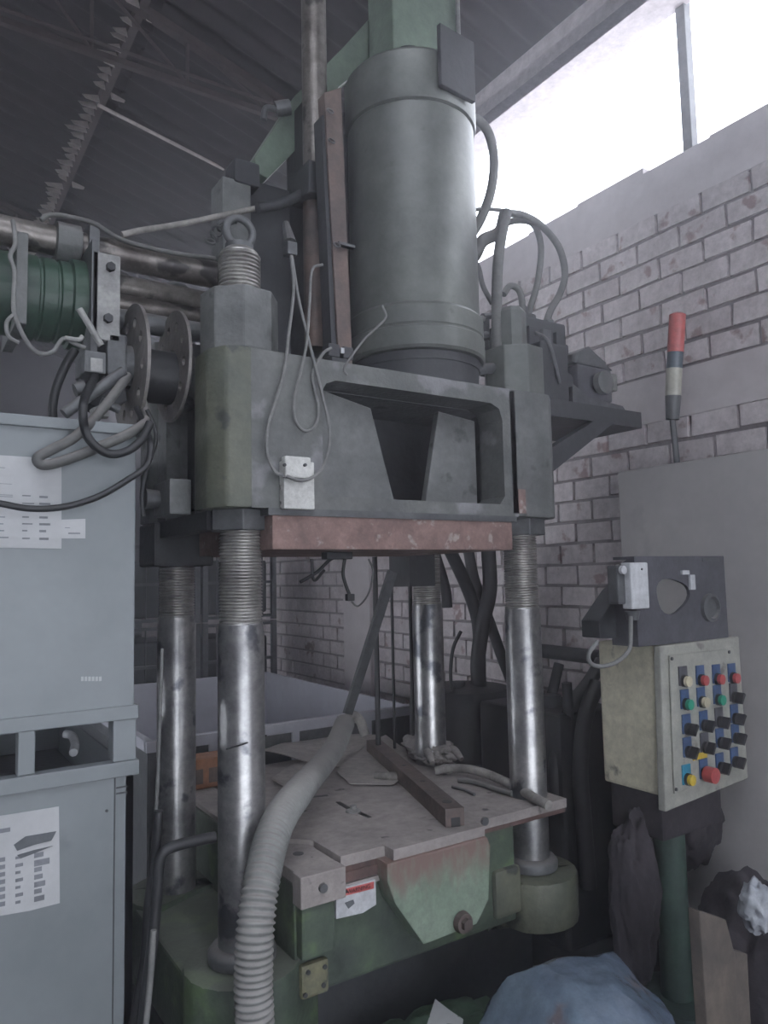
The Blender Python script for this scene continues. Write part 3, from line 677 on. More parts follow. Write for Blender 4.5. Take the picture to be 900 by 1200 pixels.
def disc(x0, c, r, th, name, m, parent, nh=10, hin=.62, hout=.80):
    mb = MB(); bm = mb.bm; seg = nh * 6; rad = [.30 * r, hin * r, (hin + hout) / 2 * r, hout * r, r]; G = {}
    for i, q in enumerate(rad):
        for k in range(seg):
            a = 2 * math.pi * k / seg; qq = q
            if i in (1, 3): qq = q + (r * .035 if i == 1 else -r * .035) * (1 if k % 6 in (0, 2) else 0) * 1.0
            for s_ in (0, 1): G[i, k, s_] = bm.verts.new((x0 + s_ * th, c[0] + qq * math.cos(a), c[1] + qq * math.sin(a)))
    hole = lambda i, k: i in (1, 2) and k % 6 in (0, 1)
    for i in range(4):
        for k in range(seg):
            if hole(i, k): continue
            k2 = (k + 1) % seg
            for s_ in (0, 1): bm.faces.new([G[i, k, s_], G[i, k2, s_], G[i + 1, k2, s_], G[i + 1, k, s_]])
            if hole(i, (k + 1) % seg): bm.faces.new([G[i, k2, 0], G[i + 1, k2, 0], G[i + 1, k2, 1], G[i, k2, 1]])
            if hole(i, (k - 1) % seg): bm.faces.new([G[i, k, 0], G[i, k, 1], G[i + 1, k, 1], G[i + 1, k, 0]])
    for k in range(seg):
        k2 = (k + 1) % seg
        bm.faces.new([G[4, k, 0], G[4, k2, 0], G[4, k2, 1], G[4, k, 1]]); bm.faces.new([G[0, k, 0], G[0, k, 1], G[0, k2, 1], G[0, k2, 0]])
        if hole(1, k): bm.faces.new([G[1, k, 0], G[1, k, 1], G[1, k2, 1], G[1, k2, 0]]); bm.faces.new([G[3, k, 0], G[3, k, 1], G[3, k2, 1], G[3, k2, 0]])
    return mb.build(name, m, parent, smooth=30)


discm = mat('disc_steel', (.24, .22, .21), (.15, .14, .135), 12, .5, .3, .15)
disc(-.287, (.20, 2.212), .205, .010, 'perforated_disc', discm, I)
disc(-.155, (.20, 2.24), .180, .010, 'perforated_disc', discm, I)
MB().cyl((-.36, .20, 2.225), (-.09, .20, 2.225), .062, seg=28).build('hub', greymetal, I, smooth=40)
MB().cyl((-.275, .20, 2.20), (-.155, .20, 2.20), .085, seg=28).build('belt_drum', black, I, smooth=40)
MB().box((-.37, .13, 2.17), (-.31, .27, 2.30), bev=.008).build('bearing_block', greymetal, I)
c_ = at(112, 425, Y=.06); MB().box(c_ - Vector((.03, .0, .03)), c_ + Vector((.03, .1, .035)), bev=.006).build('square_motor', greymetal, I)
c_ = at(113, 428, Y=.058); MB().box(c_ - Vector((.017, .004, .02)), c_ + Vector((.017, .0, .02)), bev=.002).build('end_cap', lightmetal, I)
MB().prism([at(px, py, Y=.16) for px, py in ((96, 440), (140, 405), (150, 470), (120, 480), (98, 470))], (0, .1, 0), bev=.008).build('motor_body', darkcast, I)
MB().prism([at(px, py, Y=.14) for px, py in ((108, 478), (128, 470), (128, 488), (112, 488))], (0, .04, 0)).build('foot', lightmetal, I)
MB().cyl(at(93, 362, Y=.08), at(119, 405, Y=.08), .010, seg=10).build('lever', lightmetal, I, smooth=40)
MB().tube([at(px, py, Y=.09) for px, py in ((76, 396), (92, 398), (97, 394))], .007, 8).build('lever', lightmetal, I, smooth=40)
MB().cyl(at(145, 435, Y=.05), at(75, 485, Y=.05), .016, seg=12).build('tie_bar', greymetal, I, smooth=40)
MB().cyl(at(88, 458, Y=.1), at(100, 455, Y=.1), .022, seg=12).build('pipe_plug', greymetal, I, smooth=40)
MB().cyl(at(118, 470, Y=.1), at(140, 480, Y=.1), .014, seg=10).build('pipe_plug', greymetal, I, smooth=40)
hose('control_wire', [(15, 258), (18, 285), (12, 300), (17, 318), (16, 345), (17, 368), (30, 398), (45, 414), (62, 412), (74, 397), (88, 403), (100, 408)], .0065, wiregrey, 'pale thin wire looping under the green drum', 'wire', Yp=.10)
hose('control_wire', [(17, 368), (8, 378), (10, 394), (22, 402)], .006, wiregrey, 'short pale wire end hanging left of the green drum', 'wire', Yp=.10)
hose('power_cable', [(48, 258), (58, 252), (80, 254), (110, 262), (145, 282), (200, 296), (252, 303)], .008, hosegrey, 'grey cable lying along the top guide tube', 'cable', Yp=.24)
hose('flexible_conduit', [(143, 275), (165, 270), (215, 262), (262, 252), (305, 243)], .010, palehose, 'slanting grey conduit running up to the dark fitting by the stand pipe', 'conduit', Yp=.24)
hose('conduit_fitting', [(302, 244), (325, 240), (345, 232), (362, 222)], .019, darkcast, 'dark fitting joining the slanting conduit to the stand pipe', 'fitting', Yp=.20)
ch = thing('drag_chain', 'small dark chain looped behind the lifting eye', 'chain', at(250, 275, Y=.3))
for k in range(7):
    c_ = at(246 + k * 4.5, 283 - k * 6 + (k > 3) * (k - 3) * 3, Y=.30); MB().torus(c_, .018, .005, Matrix.Rotation(R(70 * k), 4, 'Z') @ Matrix.Rotation(R(50), 4, 'X'), 14, 6).build('chain_link', greymetal, ch, smooth=60)
# wires in front of the crosshead
hose('control_wire', [(341, 300), (344, 340, -.06), (338, 395, -.145), (334, 430, -.145), (323, 470, -.15), (314, 500, -.15), (313, 530, -.16), (322, 552, -.17), (332, 557, -.18)], .005, wiregrey, 'thin wire hanging left of the switch box on the crosshead', 'wire', Yp=-.02)
hose('control_wire', [(342, 300), (350, 350, -.07), (362, 400, -.15), (372, 440, -.15), (384, 490, -.15), (386, 520, -.16), (378, 548, -.17), (365, 560, -.19), (350, 563, -.20), (336, 558, -.20)], .005, wiregrey, 'thin wire looping right of the switch box and under it', 'wire', Yp=-.02)
hose('control_wire', [(378, 310), (366, 316), (363, 350, -.07), (360, 395, -.15), (354, 430, -.15), (345, 465, -.15), (346, 492, -.15), (357, 505, -.15), (370, 498, -.15), (373, 475, -.15), (366, 440, -.14), (378, 415, -.15), (388, 408, -.13)], .0048, wiregrey, 'thin wire hanging in a closed loop above the switch box', 'wire', Yp=-.02)
wf_ = thing('cable_gland', 'small grey cable gland where the thin wires start', 'gland', at(340, 292, Y=.0))
c_ = at(340, 292, Y=.02); MB().box(c_ - Vector((.018, .02, .025)), c_ + Vector((.018, .02, .02)), bev=.005).build('body', greymetal, wf_)
MB().cyl(c_ + Vector((0, 0, .02)), at(335, 262, Y=.08), .022, .012, seg=10).build('cone', greymetal, wf_)
hose('gauge_wire', [(407, 440), (404, 430), (425, 400), (440, 385), (452, 372), (448, 358)], .004, wiregrey, 'pale wire curling at the lower left of the big cylinder', 'wire', Yp=-.16)
# fittings under the platen
uf = thing('wiring_tangle', 'small tangle of wires and clips hanging under the rusty platen', 'wiring', at(400, 665, Y=.0))
MB().tube([at(x, y, Y=.05) for x, y in ((352, 682), (372, 670), (388, 655), (405, 650))], .006, 8).build('wire', black, uf, smooth=60)
MB().tube([at(x, y, Y=.05) for x, y in ((365, 655), (368, 680), (380, 668))], .005, 8).build('wire', black, uf, smooth=60)
MB().tube([at(x, y, Y=.05) for x, y in ((404, 655), (402, 672), (405, 685), (410, 698))], .006, 8).build('wire', black, uf, smooth=60)
c_ = at(410, 700, Y=.05); MB().box(c_ - Vector((.014, .01, .012)), c_ + Vector((.014, .01, .012)), bev=.003).build('plug', blkp, uf)
c_ = at(395, 652, Y=.05); MB().box(c_ - Vector((.05, .02, .01)), c_ + Vector((.05, .02, .014)), bev=.003).build('clip', darkcast, uf)
MB().tube([at(x, y, Y=.08) for x, y in ((412, 705), (420, 710), (432, 695), (437, 670), (432, 655))], .0035, 6).build('wire', wiregrey, uf, smooth=60)
o = tag(MB().prism([at(404, 836, Y=.75), at(413, 838, Y=.75), at(466, 672, Y=.35), at(457, 668, Y=.35)], (0, .02, 0)).build('steel_strut', greymetal), 'thin slanting steel strut leaning behind the ejector rods', 'strut')

# ================================================================== THINGS ON THE TABLE
hp = [at(300, 1290, Y=-.29), at(299, 1215, Y=-.28), at(297, 1150, Y=-.27), at(300, 1080, Y=-.255), at(309, 1020, Y=-.20), at(325, 965, Y=-.08), at(350, 928, Y=.10), at(374, 900, Y=.42), at(392, 876, Y=.62), at(404, 848, Y=.78)]
hp[0].z = .06
tot = sum((b - a).length for a, b in zip(hp, hp[1:]))


def ribs(s_, u):
    amp = .0033 if u < .66 else .0033 * max(0, (.72 - u) / .06)
    return .048 - .008 * max(0, u - .55) + amp * math.cos(2 * math.pi * s_ / .0170)


H = thing('corrugated_hose', 'thick grey ribbed suction hose draped over the table front to the floor', 'hose', (hp[0].x, hp[0].y, 0))
MB().tube(hp, .05, 20, n=95, rf=ribs).build('hose_body', ribgrey, H, smooth=80)
MB().tube([hp[-1] + Vector((.0, 0, .0)), at(412, 838, Y=.8), at(422, 845, Y=.8), at(428, 862, Y=.78)], .022, 14).build('hose_end', palehose, H, smooth=60)
o = MB(); a, b, c_, d = at(449, 852, Z=.765), at(463, 851, Z=.765), at(543, 942, Z=.765), at(516, 947, Z=.765)
a = Vector((a.x, a.y, .765)); dirv = (Vector((.713, -.095, .765)) - Vector((1.05, .93, .765)))
ex = dirv.normalized(); M = Matrix.Translation(Vector((.713, -.115, .736))) @ Matrix(((-ex.x, ex.y, 0, 0), (-ex.y, -ex.x, 0, 0), (0, 0, 1, 0), (0, 0, 0, 1)))
hb = thing('square_steel_bar', 'square steel bar lying askew across the table top', 'bar', (.85, .3, .706))
MB().box((0, -.034, -.03), (1.12, .034, .03), M, bev=.002).build('bar', rustbar, hb)
c_ = M @ Vector((.075, 0, .0305)); MB().cyl(c_, c_ + Vector((0, 0, .0008)), .018, seg=18).build('bolt_hole', darkcast, hb)
for s_ in (.6, .35): c_ = M @ Vector((s_, .0, .0305)); MB().cyl(c_, c_ + Vector((0, 0, .0008)), .010, seg=14).build('bolt_hole', darkcast, hb)
MB().box((-.002, -.018, -.03), (.006, .014, .0), M).build('end_notch', blkp, hb)
# dusty sheets
gr = MB(); q4 = [at(x, y, Z=.712) for x, y in ((306, 893), (398, 899), (446, 862), (340, 864))]; nv = {}
for a_ in range(13):
    for b_ in range(9):
        u_, v_ = a_ / 12, b_ / 8; p = (q4[0] * (1 - u_) + q4[1] * u_) * (1 - v_) + (q4[3] * (1 - u_) + q4[2] * u_) * v_
        zz = .05 * (1 - v_) ** 1.5 * (.5 + .5 * math.cos(math.pi * min(1, u_ * 1.15))) + .012 * noise.noise(p * 6) * v_
        for s_ in (0, 1): nv[a_, b_, s_] = gr.bm.verts.new(p + Vector((0, 0, max(0, zz) + .004 * s_)))
for a_ in range(12):
    for b_ in range(8):
        for s_ in (0, 1): gr.bm.faces.new([nv[a_, b_, s_], nv[a_ + 1, b_, s_], nv[a_ + 1, b_ + 1, s_], nv[a_, b_ + 1, s_]])
for a_ in range(12):
    for b_ in (0, 8): gr.bm.faces.new([nv[a_, b_, 0], nv[a_ + 1, b_, 0], nv[a_ + 1, b_, 1], nv[a_, b_, 1]])
for b_ in range(8):
    for a_ in (0, 12): gr.bm.faces.new([nv[a_, b_, 0], nv[a_, b_ + 1, 0], nv[a_, b_ + 1, 1], nv[a_, b_, 1]])
tag(gr.build('cardboard_sheet', card, smooth=40), 'dusty warped cardboard lying under the hose at the left of the table', 'cardboard')
for nm, pts, lab, wv in (
                         ('cardboard_sheet', ((408, 880), (452, 862), (476, 880), (480, 905), (462, 920), (410, 919), (395, 905)), 'flat dusty cardboard sheet between hose and steel bar', .0),
                         ('cardboard_sheet', ((318, 915), (345, 896), (380, 902), (372, 918), (345, 930)), 'smaller dusty cardboard piece in front of the warped one', .006)):
    ps = [at(x, y, Z=.712) for x, y in pts]; mb = MB()
    mb.prism([p + Vector((0, 0, wv * (1.2 if i in (0, 6, 5) else .3))) for i, p in enumerate(ps)], (0, 0, .004))
    bmesh.ops.triangulate(mb.bm, faces=mb.bm.faces[:])
    tag(mb.build(nm, card), lab, 'cardboard')
g = thing('work_glove', 'crumpled dusty grey work glove lying behind the steel bar', 'glove', at(505, 880, Z=.706))
ga, gb = at(482, 868, Z=.75), at(538, 897, Z=.74); c0 = ga * .6 + gb * .4; an = math.atan2(gb.y - ga.y, gb.x - ga.x); c0.z = .748
MB().blob(c0, (.17, .085, .052), .3, 2.2, 5, Matrix.Rotation(an, 4, 'Z'), 3, .707, fold=.25, crease=.1).build('palm', cloth, g, smooth=70)
for k in range(4):
    o_ = Vector((-math.sin(an), math.cos(an), 0)) * (.045 - .032 * k); f_ = Vector((math.cos(an), math.sin(an), 0)); b_ = c0 + f_ * .07 + o_
    MB().tube([b_ + Vector((0, 0, .012)), b_ + f_ * .06 + o_ * .3 + Vector((0, 0, .02)), b_ + f_ * (.12 - .02 * (k % 3)) + o_ * .5 - Vector((0, 0, .012))], .017, 10, rf=lambda s_, u: .018 * (1 - .35 * u ** 4)).build('finger', cloth, g, smooth=70)
b_ = c0 + Vector((-math.sin(an), math.cos(an), 0)) * -.06
MB().tube([b_, b_ + Vector((.03, -.05, .01)), b_ + Vector((.09, -.07, -.01))], .017, 10, rf=lambda s_, u: .019 * (1 - .35 * u ** 4)).build('thumb', cloth, g, smooth=70)
tag(MB().tube([at(x, y, Z=z) for x, y, z in ((440, 909, .724), (455, 910, .725), (475, 909, .724))], .018, 14).build('hose_stub', palehose, smooth=60), 'short pale hose stub sticking out left of the steel bar', 'hose')
tag(MB().tube([at(x, y, Z=z) for x, y, z in ((510, 903, .726), (535, 900, .738), (565, 905, .745), (600, 920, .735), (628, 936, .728), (643, 944, .722))], .018, 14).build('rubber_hose', palehose, smooth=60), 'pale hose curving from steel bar to the right end of table', 'hose')
tag(MB().tube([at(x, y, Z=.718) for x, y in ((537, 914), (555, 916), (580, 924), (600, 930))], .011, 10).build('thin_cable', hosegrey, smooth=60), 'short dark cable lying beside the curved pale hose', 'cable')
tag(MB().tube([at(x, y, Z=.712) for x, y in ((530, 922), (545, 926), (556, 931))], .006, 8).build('steel_pin', greymetal, smooth=60), 'small steel pin on the table right of the bar', 'pin')
bo = thing('fired_brick', 'orange fired brick at the back left corner of the table', 'brick', at(242, 900, Z=.69))
c_ = Vector((.245, .94, .681)); bo.location = c_
MB().box(c_ + Vector((-.10, .0, .0)), c_ + Vector((.20, .12, .12)), bev=.004).build('body', orange, bo)
for k in range(3): MB().box(c_ + Vector((-.085 + k * .08, -.001, .02)), c_ + Vector((-.03 + k * .08, .004, .08))).build('core_hole', rustbar, bo)

# ================================================================== GREY CONTAINERS, LEFT
x0, x1, y0, y1 = -1.55, -.330, -.05, .10
y1 = .95
U = thing('steel_container', 'upper grey-blue steel container of the stack at the left edge', 'container', (-.94, .4, 1.07))
xb = -.33
MB().box((x0, y0, 1.20), (xb, y1, 1.965), bev=.004).build('body', cab, U)
MB().box((x0 - .01, y0 - .012, 1.955), (xb + .012, y1, 1.985), bev=.003).build('top_rim', cab, U)
MB().box((x0 - .01, y0 - .01, 1.178), (xb + .01, y1, 1.215), bev=.003).build('bottom_rim', cab, U)
for xx in (xb - .055, x0):
    for yy in (y0 - .005, y1 - .06): MB().box((xx, yy, 1.07), (xx + .06, yy + .06, 1.20), bev=.003).build('foot', cab, U)
MB().box((-.615, y0 - .005, 1.07), (-.575, y0 + .04, 1.20), bev=.003).build('foot', cab, U)
Lo = thing('steel_container', 'lower grey-blue steel container of the left stack, dark gap above it', 'container', (-.94, .4, 0))
mb = MB(); mb.box((x0, y0, .02), (xb, y0 + .02, 1.04)).box((x0, y1 - .02, .02), (xb, y1, 1.04)).box((x0, y0, .02), (x0 + .02, y1, 1.04)).box((xb - .02, y0, .02), (xb, y1, 1.04)).box((x0, y0, 0), (xb, y1, .03))
mb.build('body', cab, Lo)
MB().box((x0 - .01, y0 - .012, 1.03), (xb + .012, y0 + .03, 1.07), bev=.003).box((xb - .03, y0, 1.03), (xb + .012, y1, 1.07), bev=.003).box((x0, y1 - .03, 1.03), (xb, y1, 1.07)).build('top_rim', cab, Lo)
MB().box((x0 + .03, y0 + .03, .80), (xb - .03, y1 - .03, .93)).build('contents', black, Lo)
for z in (1.0, .985): MB().box((xb - .045, y0 - .003, z), (xb - .015, y0 + .001, z + .004)).build('louvre', darkcast, Lo)
c_ = at(125, 920 + 30, Y=y0); MB().cyl(c_, c_ + Vector((0, -.003, 0)), .004, seg=10).build('rivet', darkcast, Lo)
MB().box((xb - .05, y0 - .002, .05), (xb - .047, y0 + .001, 1.03)).build('seam', darkcast, Lo)
tag(MB().tube([at(76, 860, Y=.22), at(84, 862, Y=.2), at(88, 872, Y=.15), at(86, 882, Y=.1)], .012, 8).build('plastic_strip', whitebox, smooth=60), 'white plastic strip inside the lower grey container', 'strip')


def sheet(pts, Yv, name, m, parent, lab=None, th=.0015):
    ps = [at(x, y, Y=Yv) for x, y in pts]
    return MB().prism(ps, (0, -th, 0)).build(name, m, parent, **({'label': lab} if lab else {}))


pu1 = sheet(((-40, 531), (72, 538), (72, 643), (-40, 641)), y0 - .0005, 'paper_notice', paper, U, 'large white printed notice')
sheet(((72, 609), (100, 608), (100, 631), (72, 631)), y0 - .0005, 'paper_label', paper, U)
pr1 = MB()


def dash(mb, px, py, wpx, hpx, Yv=y0 - .0022):
    a = at(px, py, Y=Yv); b = at(px + wpx, py + hpx, Y=Yv); mb.box((a.x, Yv - .0004, b.z), (b.x, Yv, a.z))


for row, ys in enumerate((547, 566, 579, 581, 590, 605, 613, 621, 629)):
    dash(pr1, -10, ys, (16, 24, 25, 25, 15, 16, 14, 15, 20)[row], 1.6 if row not in (4,) else 2.6)
for row, ys in enumerate((580, 589, 605, 613, 621, 630)): dash(pr1, 26, ys, (10, 14, 8, 12, 6, 9)[row], 1.8); dash(pr1, 46, ys + (0 if row else 1), (10, 13, 10, 13, 8, 11)[row], 2.8)
dash(pr1, 80, 624, 14, 2); dash(pr1, 76, 618, 6, 1)
pr1.build('printed_text', ink, pu1, kind='stuff')
pu2 = sheet(((-40, 964), (0, 956), (69, 945), (70, 1058), (35, 1067), (-40, 1080)), y0 - .0005, 'paper_notice', paper, Lo, 'large white printed notice with a dark smear')
pr2 = MB()
for row in range(7): dash(pr2, -8, 1007 + row * 9 - row * .3, 14, 2.2); dash(pr2, 18, 1004 + row * 9 - row * .3, 9 if row % 2 else 6, 2); dash(pr2, 40, 1000 + row * 8.5, (11, 18, 9, 10, 13, 9, 12)[row], 3.4)
dash(pr2, -8, 973, 20, 1.4)
pr2.build('printed_text', ink, pu2, kind='stuff')
sheet(((16, 990), (30, 980), (66, 974), (60, 985), (40, 990), (20, 997)), y0 - .0024, 'ink_smear', darkink, pu2)
sheet(((20, 1002), (40, 996), (62, 991), (40, 1000), (24, 1006)), y0 - .0024, 'ink_smear', darkink, pu2)
st = MB()
for k in range(6): dash(st, 95 + k * 4.2, 793, 3, 5, y0 - .0006)
st.build('stencil_marks', paper, U, kind='stuff')

# hoses hanging in front of the container
hose('rubber_hose', [(150, 440, .06), (118, 482, -.02), (88, 512), (60, 527), (44, 537), (52, 545), (80, 538), (120, 522), (155, 506), (172, 490, .02), (165, 465, .15)], .0135, hosegrey, 'thick grey hose hanging in a flat loop over the upper container', Yp=-.10)
hose('rubber_hose', [(112, 440, .08), (98, 472), (100, 505), (112, 523), (130, 532), (150, 528), (166, 515), (176, 495)], .0115, black, 'black hose in a round loop under the perforated discs', Yp=-.14)
hose('rubber_cable', [(-30, 585), (0, 590), (35, 596), (75, 594), (115, 582), (150, 562), (172, 545), (176, 520), (170, 500, -.05), (160, 478, .04)], .0085, black, 'long thin black cable sagging across the upper notice', 'cable', Yp=-.14)
hose('rubber_cable', [(172, 480), (181, 500), (182, 520), (172, 550), (166, 580), (168, 605)], .006, black, 'thin black cable hanging straight beside the container edge', 'cable', Yp=.0)
hose('rubber_hose', [(88, 410), (76, 430), (66, 455), (62, 475), (62, 490)], .013, black, 'black hose dropping behind the small square motor', Yp=.14)
hose('rubber_hose', [(252, 981), (235, 984), (210, 990), (192, 998), (186, 1015), (184, 1050), (178, 1110), (172, 1160), (165, 1230)], .015, black, 'black hose bending round the press foot down to the floor', Yp=-.12)
hose('rubber_hose', [(186, 950), (182, 1000), (174, 1060), (170, 1120), (160, 1180), (150, 1240)], .013, black, 'black hose hanging along the lower container corner', Yp=-.05)
hose('grey_cable', [(190, 760), (187, 850), (184, 930), (178, 1010), (176, 1090), (172, 1160)], .0055, wiregrey, 'thin grey cable hanging along the left rear column', 'cable', Yp=.16)
hose('grey_cable', [(180, 1090), (176, 1150), (170, 1210)], .008, wiregrey, 'grey cable end near the floor by the lower container', 'cable', Yp=-.14)
hose('column_wire', [(265, 878, -.075), (285, 872, -.075), (312, 862, -.02)], .0025, black, 'thin black wire wrapped across the front left column', 'wire', Yp=-.075)

# ================================================================== RIGHT SIDE
E = thing('electrical_cabinet', 'tall plain grey electrical cabinet against the brick wall at right', 'cabinet', (2.0, -.6, 0))
MB().box((1.86, -1.45, 0), (2.12, .075, 2.0), bev=.006).build('body', ecab, E)
MB().box((1.848, -1.44, .1), (1.862, -.70, 1.985), bev=.003).build('door', ecab, E); MB().box((1.848, -.69, .1), (1.862, .068, 1.992), bev=.003).build('door', ecab, E)
T = thing('signal_tower', 'slim signal tower light, red over blue over white, on the grey cabinet', 'signal light', (1.95, -.19, 2.0))
b0 = Vector((1.95, -.17, 2.0)); b1 = at(788, 492, X=1.95); b2 = at(789, 464, X=1.95); b3 = at(790, 432, X=1.95); b4 = at(791.5, 413, X=1.95); b5 = at(794, 369, X=1.95)
MB().cyl(b0, b1, .013, seg=14).build('pole', greymetal, T, smooth=40); MB().cyl(b1, b2, .028, .034, seg=20).build('base', greymetal, T, smooth=40)
MB().cyl(b2, b3, .034, seg=24).build('white_lens', whitel, T, smooth=40); MB().cyl(b3, b4, .034, seg=24).build('blue_lens', bluel, T, smooth=40)
dv = (b5 - b4).normalized(); MB().cyl(b4, b5, .035, seg=24).cyl(b5, b5 + dv * .008, .035, .02, seg=24).build('red_lens', redl, T, smooth=40)

K = thing('control_box', 'cream control box with a panel of coloured push buttons on a green post', 'control box', (1.55, -.36, 0))
KX0, KX1, KY0, KY1, KZ0, KZ1 = 1.334, 1.79, -.50, -.22, .745, 1.29
MB().box((KX0, KY0 + .03, KZ0 + .03), (KX1 - .03, KY1, KZ1), bev=.012).build('body', cream, K)
fr = [at(774, 757, Y=KY0), at(866, 746, Y=KY0), at(877, 912, Y=KY0), at(780, 952, Y=KY0)]
MB().prism(fr, (0, .03, 0), bev=.006).build('panel_frame', panelw, K)
pn = [at(783, 768, Y=KY0 - .002), at(858, 760, Y=KY0 - .002), at(867, 900, Y=KY0 - .002), at(789, 930, Y=KY0 - .002)]
pl = MB().prism(pn, (0, -.006, 0), bev=.002).build('button_panel', panelw, K)
rows = ((784, 801, (creamp, redp, redp, redp)), (810, 822, (greenp, creamp, greenp, blkp)), (836, 849, (blkp, blkp, blkp, blkp)), (862, 875, (blkp, blkp, blkp, blkp)), (893, 906, (yellp, redp, blkp, blkp)))
colx = ((800, 820, 839, 857), (802, 821, 840, 859), (804, 824, 842, 860), (805, 825, 843, 861), (804, 824, 843, 860))
for r_, (ty, _, kinds) in enumerate(rows):
    for c_i, kd in enumerate(kinds):
        x = colx[r_][c_i] + 1; yv = ty + (r_ - 1) * 1.0 - c_i * (1.2 + r_ * 1.4) + (4 if r_ > 1 else 2)
        c_ = at(x - 1, yv + 1, Y=KY0 - .009)
        lg = MB().box((c_.x - .026, KY0 - .014, c_.z - .050), (c_.x + .020, KY0 - .009, c_.z + .016), bev=.001).build('legend_plate', cyanp if (r_, c_i) == (4, 0) else (bluep if (r_ + c_i) % 4 else housing), K)
        c_ = at(x, yv + 13, Y=KY0 - .012); big = (r_, c_i) == (4, 1)
        if kd is blkp:
            MB().cyl(c_, c_ + Vector((0, -.012, 0)), .021, seg=18).box(c_ + Vector((-.006, -.038, -.02)), c_ + Vector((.006, -.01, .02)), Matrix.Translation(c_) @ Matrix.Rotation(R(35), 4, 'Y') @ Matrix.Translation(-c_)).build('selector_switch', kd, K, smooth=35)
        else:
            MB().cyl(c_, c_ + Vector((0, -.012, 0)), .021, seg=18).build('button_collar', blkp, K, smooth=35)
            MB().cyl(c_ + Vector((0, -.01, 0)), c_ + Vector((0, -.045 if big else -.024, 0)), .027 if big else .018, seg=20).build('push_button', kd, K, smooth=35)
c_ = at(821, 886, Y=KY0 - .01); MB().box((c_.x - .045, KY0 - .013, c_.z - .009), (c_.x + .035, KY0 - .009, c_.z + .012)).build('yellow_plate', yellp, K)
for px, py in ((787, 772), (854, 764), (792, 925), (862, 896)): c_ = at(px, py, Y=KY0 - .009); MB().cyl(c_, c_ + Vector((0, -.004, 0)), .006, seg=10).build('screw', darkcast, K)
MB().box((KX0 + .01, KY0 + .04, .62), (KX1 - .1, KY1 - .02, KZ0 + .04), bev=.01).build('lower_housing', ragdark, K)
c_ = at(785, 1000, Y=-.36)
MB().cyl((c_.x, -.36, 0), (c_.x, -.36, KZ0), .055, seg=24).build('post', poleg, K, smooth=40); MB().cyl((c_.x, -.36, 0), (c_.x, -.36, .03), .16, seg=24).build('foot_plate', poleg, K)
# empty gauge housing on top
G_ = thing('gauge_housing', 'dark grey instrument housing with a broken round opening on the control box', 'housing', (1.5, -.4, 1.29))
Yg = -.49; seg = 20
hc = at(788, 698, Y=Yg); q0, q1, q2, q3 = at(743, 652, Y=Yg), at(848, 652, Y=Yg), at(852, 748, Y=Yg), at(741, 752, Y=Yg)
mb = MB(); bm = mb.bm; ring = []; outer = []
for k in range(24):
    a = 2 * math.pi * k / 24; rr = .062 * (1 + .10 * math.sin(3 * a + 1)); ring.append(Vector((hc.x + 1.5 * rr * math.cos(a), Yg, hc.z + rr * math.sin(a))))
    ca, sa = math.cos(a), math.sin(a); lx0, lx1, lz0, lz1 = q0.x, q1.x, 1.292, q0.z
    tx = ((lx1 - hc.x) / ca if ca > 1e-6 else (lx0 - hc.x) / ca if ca < -1e-6 else 9); tz = ((lz1 - hc.z) / sa if sa > 1e-6 else (lz0 - hc.z) / sa if sa < -1e-6 else 9); t_ = min(tx, tz)
    outer.append(Vector((hc.x + ca * t_, Yg, hc.z + sa * t_)))
for k, (cx_, cz_) in enumerate(((lx1, lz1), (lx0, lz1), (lx0, lz0), (lx1, lz0))):
    j = min(range(24), key=lambda i: (outer[i].x - cx_) ** 2 + (outer[i].z - cz_) ** 2); outer[j] = Vector((cx_, Yg, cz_))
vv = [[bm.verts.new(p + Vector((0, dy, 0))) for p in L__] for L__ in (ring, outer) for dy in (0, .012)]
for k in range(24):
    j = (k + 1) % 24
    for a, b in ((vv[0], vv[2]), (vv[1], vv[3]), (vv[0], vv[1]), (vv[2], vv[3])): bm.faces.new((a[k], a[j], b[j], b[k]))
mb.build('front_panel', housing, G_)
MB().box((lx0, Yg + .012, lz1 - .01), (lx1, -.40, lz1)).build('top_panel', housing, G_)
MB().box((lx1 - .01, Yg + .012, 1.292), (lx1, -.40, lz1)).build('side_panel', housing, G_)
MB().prism([(lx0, Yg + .012, lz1), (lx0, -.42, lz1 - .03), (lx0, -.38, 1.36), (lx0, -.38, 1.292), (lx0, Yg + .012, 1.292)], (.01, 0, 0)).build('side_panel', housing, G_)
MB().lathe([(.052, 0), (.052, -.014), (.04, -.018), (.036, -.006), (.0001, -.006)], at(831, 712, Y=Yg), 28, 'Y').build('blanking_disc', greymetal, G_, smooth=40)
c_ = at(803, 671, Y=Yg - .004); MB().box(c_ - Vector((.022, .004, .007)), c_ + Vector((.02, .004, .008))).build('tape', whitebox, G_)
c_ = at(811, 682, Y=Yg - .004); MB().box(c_ - Vector((.014, .004, .028)), c_ + Vector((.014, .004, .026))).build('tape', whitebox, G_)
c_ = at(833, 656, Y=Yg - .002); MB().box(c_ - Vector((.05, .002, .006)), c_ + Vector((.05, .002, .006))).build('worn_label', greymetal, G_)
S = thing('limit_switch', 'small white limit switch box with grey gland left of the gauge housing', 'switch box', at(740, 720, Y=-.53))
a, b = at(741, 714, Y=-.53), at(759, 659, Y=-.53)
MB().box((a.x, -.53, a.z), (b.x, -.49, b.z), bev=.005).build('cover', whitebox, S)
a2, b2 = at(724, 712, Y=-.50), at(742, 662, Y=-.50)
MB().box((a2.x, -.505, a2.z + .01), (b2.x + .01, -.46, b2.z), bev=.008).build('switch_body', greymetal, S)
c_ = at(741, 716, Y=-.51); MB().cyl(c_, c_ - Vector((0, 0, .03)), .026, .018, seg=16).build('gland', greymetal, S, smooth=40)
